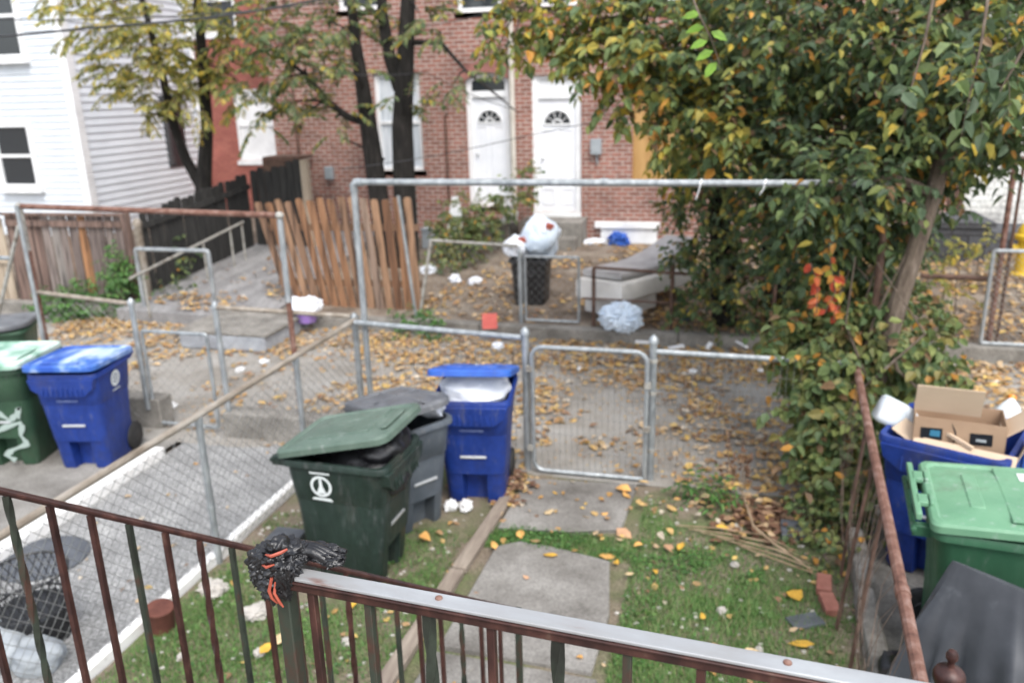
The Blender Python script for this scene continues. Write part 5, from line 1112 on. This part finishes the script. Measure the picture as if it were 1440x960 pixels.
# turning tree across the alley with ivy covered trunks
rg = random.Random(33)
t = thing('turning_tree', 'yellowing tree with two ivy clad trunks across the alley beside the mattress', 'tree', (0, 0, 0))
tr = MB(); cr = MB(); crt = MB()
q0 = [PZ(1022, 470, .1), PD(1018, 400, 10.7), PD(1012, 300, 10.6), PD(1010, 160, 10.4), PD(1015, 0, 10.2), PD(1010, -180, 10)]
q0 = [PY(1020, 475, 10.5), PY(1017, 400, 10.5), PY(1012, 300, 10.45), PY(1008, 160, 10.3), PY(1012, 0, 10.1), PY(1010, -180, 10)]
q1 = [PY(1103, 480, 10.45), PY(1098, 400, 10.5), PY(1092, 300, 10.5), PY(1088, 160, 10.4), PY(1095, 0, 10.3), PY(1100, -180, 10.2)]
tr.tube(q0, [.17, .15, .13, .11, .08, .04], 10); tr.tube(q1, [.23, .21, .19, .15, .1, .05], 10)
for px, py, d, r, n in ((985, 200, 9.6, .42, 46), (985, 290, 9.9, .45, 64), (1010, 250, 10.0, .6, 80), (1070, 260, 10.0, .6, 80), (1000, 370, 10.0, .45, 60), (1060, 350, 10.0, .5, 70), (1075, 430, 10.1, .42, 55), (990, 430, 10.2, .35, 40), (1130, 300, 10, .5, 60), (1140, 400, 10.2, .45, 55), (1020, 150, 9.8, .7, 80), (965, 350, 10.1, .28, 24), (1120, 150, 10, .8, 90), (1040, 20, 9.8, .9, 90), (1180, 240, 10.2, .7, 70), (1280, 200, 10.4, .7, 70), (1190, 420, 10.4, .5, 50), (1260, 350, 10.4, .45, 40), (1350, 120, 10.4, .7, 60)):
    c = PD(px, py, d); clump(cr, crt, rg, c, r, n, 9, .085, .05, .32, .3, .6)
    src = min(q0[1:] + q1[1:], key=lambda q: (q - c).length); limb(tr, src, c, .03, .008, rg)
obj('trunk', tr, 'bark', t); join('crown', [(cr, 'leaf_dull'), (crt, 'bark_brown')], t)
cr = MB(); crt = MB(); tr2 = MB()
bp = [PD(1012, 60, 9.8), PD(960, 20, 8.6), PD(900, 20, 7.8), PD(830, 30, 7.5), PD(740, 10, 7.5)]
tr2.tube(bp, [.05, .04, .03, .02, .008], 7)
for px, py, d, r, n in ((745, 14, 7.5, .34, 26), (690, 28, 7.7, .28, 12), (720, 60, 7.6, .2, 8), (790, 50, 7.4, .3, 20), (815, 25, 7.3, .42, 46), (880, 50, 7.1, .5, 66), (950, 80, 6.8, .5, 66), (850, 95, 7.2, .3, 30), (900, 120, 7.1, .36, 44), (960, 160, 6.9, .42, 52), (1010, 190, 6.7, .34, 30), (965, 225, 7.6, .26, 22), (800, 70, 7.5, .22, 12), (860, -80, 7.5, .6, 40), (760, -70, 7.6, .5, 30), (700, 70, 8, .13, 4)):
    c = PD(px, py, d); clump(cr, crt, rg, c, r, n, 8, .105, .056, .26, .3, .6); limb(tr2, min(bp, key=lambda q: (q - c).length), c, .014, .005, rg)
obj('branch', tr2, 'bark_brown', t); join('turning_foliage', [(cr, 'leaf_mixed'), (crt, 'bark_brown')], t)
# the two compound leaved trees on the left
NF = 2.0
def ailanthus(t, trunks, clumps, mat, seed, anchors):
    rg = random.Random(seed); tr = MB(); cr = MB(); tw = MB()
    for pts, rs in trunks: tr.tube(pts, rs, 9)
    allp = [p for pts, _ in trunks for p in pts[1:]]
    for px, py, y, r, n in clumps:
        c = PY(px, py, y); src = min(allp, key=lambda q: (q - c).length + max(0, q.z - c.z) * .5); limb(tr, src, c, .022, .008, rg)
        for _ in range(int(n * NF)):
            v = rv(rg) * 1.1; pinnate(cr, tw, rg, c + Vector((v.x * r, v.y * r, v.z * r * .8)), Vector((v.x, v.y, v.z * .3 + .1)) + rv(rg) * .4, rg.uniform(.34, .6), rg.randint(7, 11), .125, .045)
    obj('trunk', tr, 'bark', t); join('crown', [(cr, mat), (tw, 'twig')], t)
t = thing('sparse_tree', 'yellow leaved tree with forked dark trunk in front of the siding', 'tree', (0, 0, 0)); Y = 12.2
g0 = PY(290, 340, Y); g0.z = .3
ailanthus(t, [([g0, PY(286, 265, Y), PY(291, 180, Y), PY(285, 90, Y), PY(278, 0, Y), PY(280, -120, Y)], [.15, .135, .1, .085, .07, .03]),
              ([PY(283, 262, Y), PY(262, 225, Y), PY(243, 172, Y - .1), PY(225, 90, Y - .2), PY(200, 0, Y - .3), PY(190, -100, Y - .3)], [.1, .085, .07, .06, .04, .02])],
    [(130, 20, 11.6, .5, 15), (190, 60, 11.6, .55, 20), (170, 110, 11.7, .35, 8), (240, 50, 11.8, .6, 20), (215, 130, 11.7, .42, 12), (255, 120, 11.8, .5, 16), (290, 80, 12, .5, 14), (320, 40, 12, .5, 14), (100, -20, 11.6, .4, 9), (180, -60, 11.6, .8, 20), (280, -60, 11.8, .8, 20), (340, 120, 12.2, .4, 7), (205, 160, 11.6, .2, 3)], 'leaf_yellow', 5, None)
t = thing('sparse_tree', 'olive leaved tree with several dark trunks behind the warm plank fence', 'tree', (0, 0, 0)); Y = 12.6
a0_ = PY(545, 340, Y); a0_.z = .3; c0_ = PY(572, 340, Y); c0_.z = .3
ailanthus(t, [([a0_, PY(532, 270, Y), PY(522, 200, Y), PY(513, 140, Y), PY(500, 60, Y), PY(492, -20, Y), PY(480, -140, Y)], [.18, .165, .15, .125, .09, .07, .03]),
              ([c0_, PY(569, 260, Y), PY(566, 180, Y), PY(570, 90, Y), PY(574, 0, Y), PY(578, -140, Y)], [.2, .185, .17, .14, .11, .05]),
              ([PY(563, 125, Y), PY(548, 80, Y), PY(538, 20, Y), PY(532, -120, Y)], [.12, .1, .085, .04]),
              ([PY(524, 175, Y), PY(490, 165, Y - .1), PY(462, 145, Y - .2), PY(430, 105, Y - .4), PY(395, 80, Y - .5)], [.075, .06, .055, .04, .015]),
              ([PY(540, 225, Y), PY(515, 210, Y), PY(478, 192, Y - .1)], [.03, .02, .008]), ([PY(575, 60, Y), PY(620, 60, Y), PY(655, 100, Y), PY(700, 135, Y), PY(730, 160, Y)], [.05, .035, .025, .015, .006])],
    [(400, 60, 12, .55, 16), (430, 95, 12, .42, 12), (390, 120, 12, .4, 8), (365, 165, 12, .25, 4), (460, 30, 12.2, .5, 12), (500, 20, 12.3, .4, 7), (470, 165, 12.3, .35, 5), (590, 20, 12.4, .4, 6), (570, 140, 12.2, .3, 3), (620, 45, 12.2, .3, 4), (640, 115, 12.3, .3, 4), (430, 160, 12.2, .25, 4), (500, 95, 12.2, .3, 4), (400, -40, 12, .7, 14), (560, -60, 12.2, .7, 10), (350, 50, 12, .45, 9)], 'leaf_olive', 6, None)
# vine thicket on the fence corner
rg = random.Random(44)
t = thing('vine_thicket', 'leafy vine thicket smothering the right fence corner below the tree', 'vine', (0, 0, 0))
cr = MB(); tw = MB(); cs = MB()
for px, py, d, r, n in ((1200, 480, 6.5, .4, 70), (1145, 490, 6.5, .3, 36), (1260, 500, 6.6, .36, 52), (1180, 540, 6.4, .36, 56), (1250, 560, 6.5, .27, 36), (1165, 600, 6.3, .27, 42), (1195, 640, 6.2, .24, 40), (1165, 665, 6.1, .2, 28), (1110, 475, 6.7, .18, 12), (1300, 530, 6.7, .25, 22), (1140, 570, 6.4, .18, 14), (1095, 510, 6.5, .12, 5), (1210, 440, 6.6, .32, 40), (1190, 690, 6.0, .14, 14), (1150, 440, 6.7, .26, 24), (1280, 440, 6.8, .26, 20)):
    clump(cr, tw, rg, PD(px, py, d - .12), r * 1.08, int(n * 1.9), 8, .085, .06, .2, .5, .5)
for k in range(7):
    x_ = rg.uniform(.8, 1.2); y_ = rg.uniform(6.0, 6.6); cs.tube([(x_, y_, 0), (x_ + rg.uniform(-.12, .12), y_ + .05, .4), (x_ + rg.uniform(-.2, .2), y_, .9), (x_ + rg.uniform(-.3, .3), y_, 1.4), (x_ + rg.uniform(-.3, .3), y_, 1.9)], [.016, .014, .012, .009, .004], 5)
cs.tube([PD(1248, 470, 6.0), PD(1262, 520, 6.0), PD(1290, 545, 6.05), PD(1305, 560, 6.1)], [.012, .012, .01, .006], 6)
join('leaves', [(cr, 'leaf_ivy'), (tw, 'bark_brown')], t); obj('stems', cs, 'bark_brown', t)
t = thing('creeper', 'red and orange creeper hanging in front of the tree above the vines', 'creeper', (0, 0, 0)); cr = MB(); tw = MB()
for pts in ([(1165, 335), (1168, 370), (1175, 410), (1160, 440)], [(1140, 370), (1150, 400), (1148, 440)], [(1180, 380), (1182, 420), (1172, 450)]):
    p = [PD(x_, y_, 6.0) for x_, y_ in pts]; tw.tube(p, .004, 5)
    for i in range(len(p) - 1):
        for k in range(8): leaf(cr, p[i].lerp(p[i + 1], k / 8), rv(rg) + Vector((0, 0, -.6)), Vector((0, -1, .5)) + rv(rg) * .5, rg.uniform(.06, .1), .045)
obj('leaves', cr, 'leaf_red', t, smooth=0); obj('stem', tw, 'bark_brown', t)
def bush(name, lab, cat, cl, mat, seed, ll=.06, lw=.035, per=7):
    rg = random.Random(seed); t = thing(name, lab, cat, (0, 0, 0)); cr = MB(); tw = MB()
    for c, r, n in cl:
        clump(cr, tw, rg, c, r, int(n * 1.8), per, ll * 1.25, lw * 1.25, .22, .7, .25); g = Vector(c); g.z = 0 if g.y < 10 else .2; tw.tube([g, g.lerp(Vector(c), .5) + rv(rg) * .04, c], [.012, .01, .005], 5)
    join('leaves', [(cr, mat), (tw, 'bark_brown')], t)
bush('bush', 'low green bush at the foot of the weathered grey plank fence', 'bush', [(PY(85, 440, 9.95), .42, 60), (PY(120, 425, 9.98), .36, 50), (PY(65, 462, 9.85), .3, 36), (PY(105, 460, 9.75), .34, 44)], 'weed', 3)
bush('climbing_plant', 'bright green climbing plant on the end of the grey plank fence', 'plant', [(PY(168, 385, 10.1), .2, 22), (PY(175, 415, 10.1), .24, 26), (PY(160, 365, 10.12), .14, 10), (PY(180, 445, 10.0), .2, 16)], 'weed', 4)
bush('bush', 'straggly yellow green bush before the brick wall and left white door', 'bush', [(PY(655, 305, 13.2), .42, 50), (PY(635, 330, 13.0), .36, 40), (PY(680, 320, 13.2), .3, 30), (PY(650, 345, 12.8), .4, 36), (PY(625, 365, 12.4), .3, 22)], 'leaf_ivy', 5)
bush('sapling', 'thin leafy sapling between the two white doors', 'sapling', [(PY(742, 245, 13.8), .16, 9), (PY(712, 275, 13.6), .2, 12), (PY(735, 270, 13.8), .2, 9), (PY(700, 300, 13.6), .16, 7)], 'leaf_ivy', 6, .08, .045)
bush('weed_clump', 'leafy green weeds along the kerb at the plank fence foot', 'weeds', [(PY(580, 452, 10.05), .16, 14), (PY(600, 458, 9.95), .16, 14), (PY(560, 472, 9.8), .14, 10), (PY(625, 470, 9.85), .12, 8)], 'weed', 7)
bush('bush', 'dark trailing bush in front of the black fence by the handrail', 'bush', [(PY(250, 350, 11.3), .28, 18), (PY(235, 380, 10.9), .22, 12), (PY(245, 420, 10.5), .2, 10)], 'leaf_green', 8)
bush('weed_clump', 'yellow green weeds in the far right yard beside the dark stoop', 'weeds', [(PY(1350, 348, 12.2), .18, 6), (PY(1380, 345, 12.5), .2, 7), (PY(1330, 395, 10.4), .14, 4), (PY(1345, 410, 10.4), .12, 4)], 'leaf_yellow', 9)
bush('weed_clump', 'yellow flowering weeds at the low border beside the dark slate slab', 'weeds', [(PZ(1160, 755, 0) + Vector((0, 0, .1)), .13, 16), (PZ(1165, 790, 0) + Vector((0, 0, .08)), .12, 12), (PZ(1185, 750, 0) + Vector((0, 0, .2)), .14, 14)], 'leaf_ivy', 10, .04, .03)
bush('weed_clump', 'bright green grass tuft in the dirt by the right end of the gate', 'weeds', [(PZ(1000, 710, 0) + Vector((0, 0, .03)), .14, 22), (PZ(985, 705, 0) + Vector((0, 0, .03)), .1, 10)], 'weed', 12, .05, .016)
rg = random.Random(8); t = thing('dried_weed', 'dried brown weed stalks standing before the wire fence right of the gate', 'weed', (0, 0, 0)); b = MB(); c = MB()
for px, py in ((1022, 612), (1032, 640), (1046, 618), (1008, 648), (1055, 640)):
    g = PZ(1035 + (px - 1035) * .5, 690, 0); e = PY(px, py, g.y); b.tube([g, g.lerp(e, .5) + rv(rg) * .03, e], [.005, .004, .002], 5)
    for k in range(26): leaf(c, g.lerp(e, rg.uniform(.4, 1.02)), rv(rg), rv(rg), .04, .02)
obj('stalks', b, 'twig', t); obj('seed_heads', c, 'weed_dry', t, smooth=0)
# branches lying in the yard
b = MB(); rg = random.Random(4)
for k in range(5):
    p = [PZ(950 + k * 18, 738 + k * 5, .03), PZ(1010 + k * 12, 742 + k * 8, .06), PZ(1075 + k * 8, 752 + k * 10, .05), PZ(1120 + 10 * k, 775 + k * 9, .04)]; b.tube(p, [.004, .006, .006, .003], 5)
b.tube([PZ(1043, 690, .05), PZ(1060, 740, .12), PZ(1090, 765, .06), PZ(1140, 800, .04)], [.008, .01, .009, .005], 6)
tag(obj('fallen_branch', b, 'twig'), 'dry pale branches lying across the grass in front of the slate slab', 'branch')
# ------------------------------------------------------------------ grass
rg = random.Random(77); b = MB(); cnt = 0
def gdens(x, y):
    n = noise.noise(Vector((x * 1.6, y * 1.6, 9))) + .5 * noise.noise(Vector((x * 5, y * 5, 2)))
    if -1.72 < x < -.52 and not (4.9 < y < 5.22): return 0
    if x < -1.66: # left plot
        if y > 5.05: return 0
        return .55 + n * 1.1 if y < 4.9 else .3 + n
    if 4.9 < y < 5.22 and x < -.4: return .95
    d = .8 + n * .75
    if y > 4.75: d = d - (y - 4.75) * (1.1 if x > -.25 else .5)
    if x > .55: d -= (x - .55) * 1.6
    return d
while cnt < 250000:
    x = rg.uniform(-3.28, .9); y = rg.uniform(1.6, 5.9)
    cnt += 1
    if rg.random() > gdens(x, y): continue
    z = yard_z(x, y) if not (4.9 < y < 5.22 and -1.6 < x < -.5) else .01; h = rg.uniform(.014, .042) * (1.25 if -.5 < x < .4 and 2 < y < 4.6 else 1); a = rg.uniform(0, 6.28); l = rg.uniform(.2, 1.0) * h; wd = rg.uniform(.002, .0045)
    dx, dy = math.cos(a), math.sin(a); o = len(b.v)
    b.v += [(x - dy * wd, y + dx * wd, z - .004), (x + dy * wd, y - dx * wd, z - .004), (x + dx * l, y + dy * l, z + h)]; b.f.append((o, o + 1, o + 2))
o = obj('grass', b, 'grass', smooth=0); o['kind'] = 'stuff'
b = MB()
for k in range(5200):
    if k < 2200: x = rg.uniform(-1.55, .35); y = 5.06 + rg.gauss(0, .1) - .1 * max(0, x + .5)
    elif k < 3600: x = rg.gauss(-.35, .25); y = rg.uniform(3.0, 5.0)
    else: x = rg.uniform(-3.2, -1.75); y = rg.uniform(2.2, 4.9)
    if x < -.52 and x > -1.7 and not (4.93 < y < 5.2): continue
    if noise.noise(Vector((x * 3, y * 3, 4))) < -.1: continue
    z = max(yard_z(x, y), .0) + rg.uniform(.01, .045); v = rv(rg); v.z *= .3
    leaf(b, Vector((x, y, z)), v, Vector((0, 0, 1)) + rv(rg) * .5, rg.uniform(.012, .03), rg.uniform(.01, .02), .1, .1)
o = obj('ground_cover', b, 'weed', smooth=0); o['kind'] = 'stuff'
# ------------------------------------------------------------------ fallen leaves
b = MB(); rg = random.Random(91)
def lay(mb, x, y, z, s, asp=.62):
    a = rg.uniform(0, 6.28); tilt = rg.uniform(-.25, .25)
    leaf(mb, Vector((x, y, z)), Vector((math.cos(a), math.sin(a), tilt)), Vector((rg.uniform(-.35, .35), rg.uniform(-.35, .35), 1)), s, s * asp * rg.uniform(.75, 1.15), rg.uniform(-.25, .35), rg.uniform(-.2, .3))
n = 0
while n < 19000:
    x = rg.uniform(-9.2, 6); y = rg.uniform(6.2, 9.92)
    if x > 3 and y < 7.5: continue
    q = noise.noise(Vector((x * 1.1, y * 1.1, 1))) * .8 + noise.noise(Vector((x * 3.4, y * 3.4, 7))) * .5
    d = .42 + q
    if y > 8.7: d += .42
    if -1.5 < x < -.35 and y < 8.3: d -= .40
    if x > -.3: d += .16
    if x < -4.2: d -= .33 + (.1 if y < 9 else -.15)
    n += 1
    if rg.random() > d: continue
    lay(b, x, y, rg.uniform(.008, .03), rg.uniform(.055, .115))
for k in range(8200):
    x = rg.uniform(-4.2, 5.5); y = rg.uniform(10.12, 14.4)
    q = noise.noise(Vector((x * 1.1, y * 1.1, 3))) + .35 + (.25 if x > -1.6 else -.12)
    if rg.random() > q + .15: continue
    lay(b, x, y, far_z(x, y) + rg.uniform(.01, .035), rg.uniform(.06, .12))
for k in range(420):
    x = rg.uniform(-8.3, -6.3); y = 9.8 + abs(rg.gauss(0, .9)); tt = (y - 9.75) / 4.45
    if noise.noise(Vector((x * 2, y * 2, 5))) < -.05: continue
    lay(b, x, y, .2 + .47 * tt + .02, rg.uniform(.06, .1))
for k in range(260):
    x = rg.uniform(-9.5, -8.4) if k % 2 else rg.uniform(-10, -4); y = rg.gauss(9.7, .2) if k % 2 else rg.gauss(9.3, .35)
    lay(b, x, min(y, 9.95), .015, rg.uniform(.05, .09))
for k in range(520): # yard
    x = rg.uniform(-3.2, .9); y = rg.uniform(1.6, 6.05)
    if x < -1.7 and rg.random() < .4: continue
    if y < 5 and -1.6 < x < -.6 and rg.random() < .85: continue
    if y < 4.8 and rg.random() < .45: continue
    lay(b, x, y, yard_z(x, y) + .02 + (.02 if -1.6 < x < -.55 else 0), rg.uniform(.03, .085))
for k in range(110): # pile in the right corner
    x = rg.gauss(.25, .3); y = rg.gauss(5.75, .22); lay(b, x, min(y, 6.1), .02 + abs(rg.gauss(0, .035)), rg.uniform(.05, .1))
for k in range(60): x = rg.gauss(-1.55, .06); lay(b, x, rg.uniform(5.4, 6.0), .045, rg.uniform(.04, .09))
for k in range(46): lay(b, rg.uniform(-4.8, -3.5), rg.uniform(2.6, 6.2), .012, rg.uniform(.03, .07))
k = 0
while k < 15000: # crumbled leaf bits trodden into the alley
    x = rg.uniform(-7, 5.5); y = rg.uniform(6.25, 9.93); k += 1
    q = .35 + noise.noise(Vector((x * .9, y * .9, 11))) * .9 + noise.noise(Vector((x * 3, y * 3, 8))) * .4 + (.35 if y > 8.6 else 0) - (.3 if x < -4.2 else 0) + (.15 if x > -.3 else 0)
    if rg.random() < q: lay(b, x, y, rg.uniform(.006, .014), rg.uniform(.015, .045))
o = obj('fallen_leaves', b, 'fallen', smooth=0); o['kind'] = 'stuff'
b = MB()
for px, py, s in ((842, 780, .13), (785, 780, .11), (867, 742, .14), (888, 690, .13), (765, 722, .09), (733, 757, .1), (697, 772, .09), (865, 792, .08), (892, 805, .07), (935, 765, .1), (985, 700, .08), (1005, 690, .07), (1110, 838, .14), (1146, 905, .15), (1045, 915, .09), (990, 870, .06), (760, 700, .08), (735, 690, .09), (886, 700, .12), (845, 722, .06), (628, 802, .05), (1025, 742, .1), (960, 762, .11), (1125, 705, .07), (962, 680, .07), (660, 703, .06), (905, 765, .08), (560, 780, .1), (380, 905, .12), (590, 752, .1), (820, 925, .05), (500, 845, .07), (920, 800, .07), (778, 690, .05), (745, 812, .05), (365, 918, .1)):
    p = PZ(px, py, .05); lay(b, p.x, p.y, .05, s, .66)
o = obj('large_fallen_leaves', b, 'fallen_big', smooth=0); o['kind'] = 'stuff'
b = MB()
for k in range(260):
    x = rg.gauss(.38, .17); y = rg.gauss(5.7, .15); lay(b, min(x, .9), min(y, 6.1), .015 + abs(rg.gauss(0, .03)), rg.uniform(.05, .11))
for k in range(70): lay(b, rg.gauss(-1.57, .07), rg.uniform(5.5, 6.05), .04 + abs(rg.gauss(0, .02)), rg.uniform(.05, .1))
o = obj('brown_leaf_litter', b, 'weed_dry', smooth=0); o['kind'] = 'stuff'
# gravelly bits in bare soil
b = MB()
for k in range(900):
    x = rg.uniform(-3.25, .85); y = rg.uniform(1.8, 6.0)
    if -1.7 < x < -.55: continue
    s = rg.uniform(.006, .02); b.blob((x, y, yard_z(x, y) + s * .3), (s, s * .8, s * .6), k % 9, .3, 2, 1)
o = obj('gravel', b, 'stone'); o['kind'] = 'stuff'
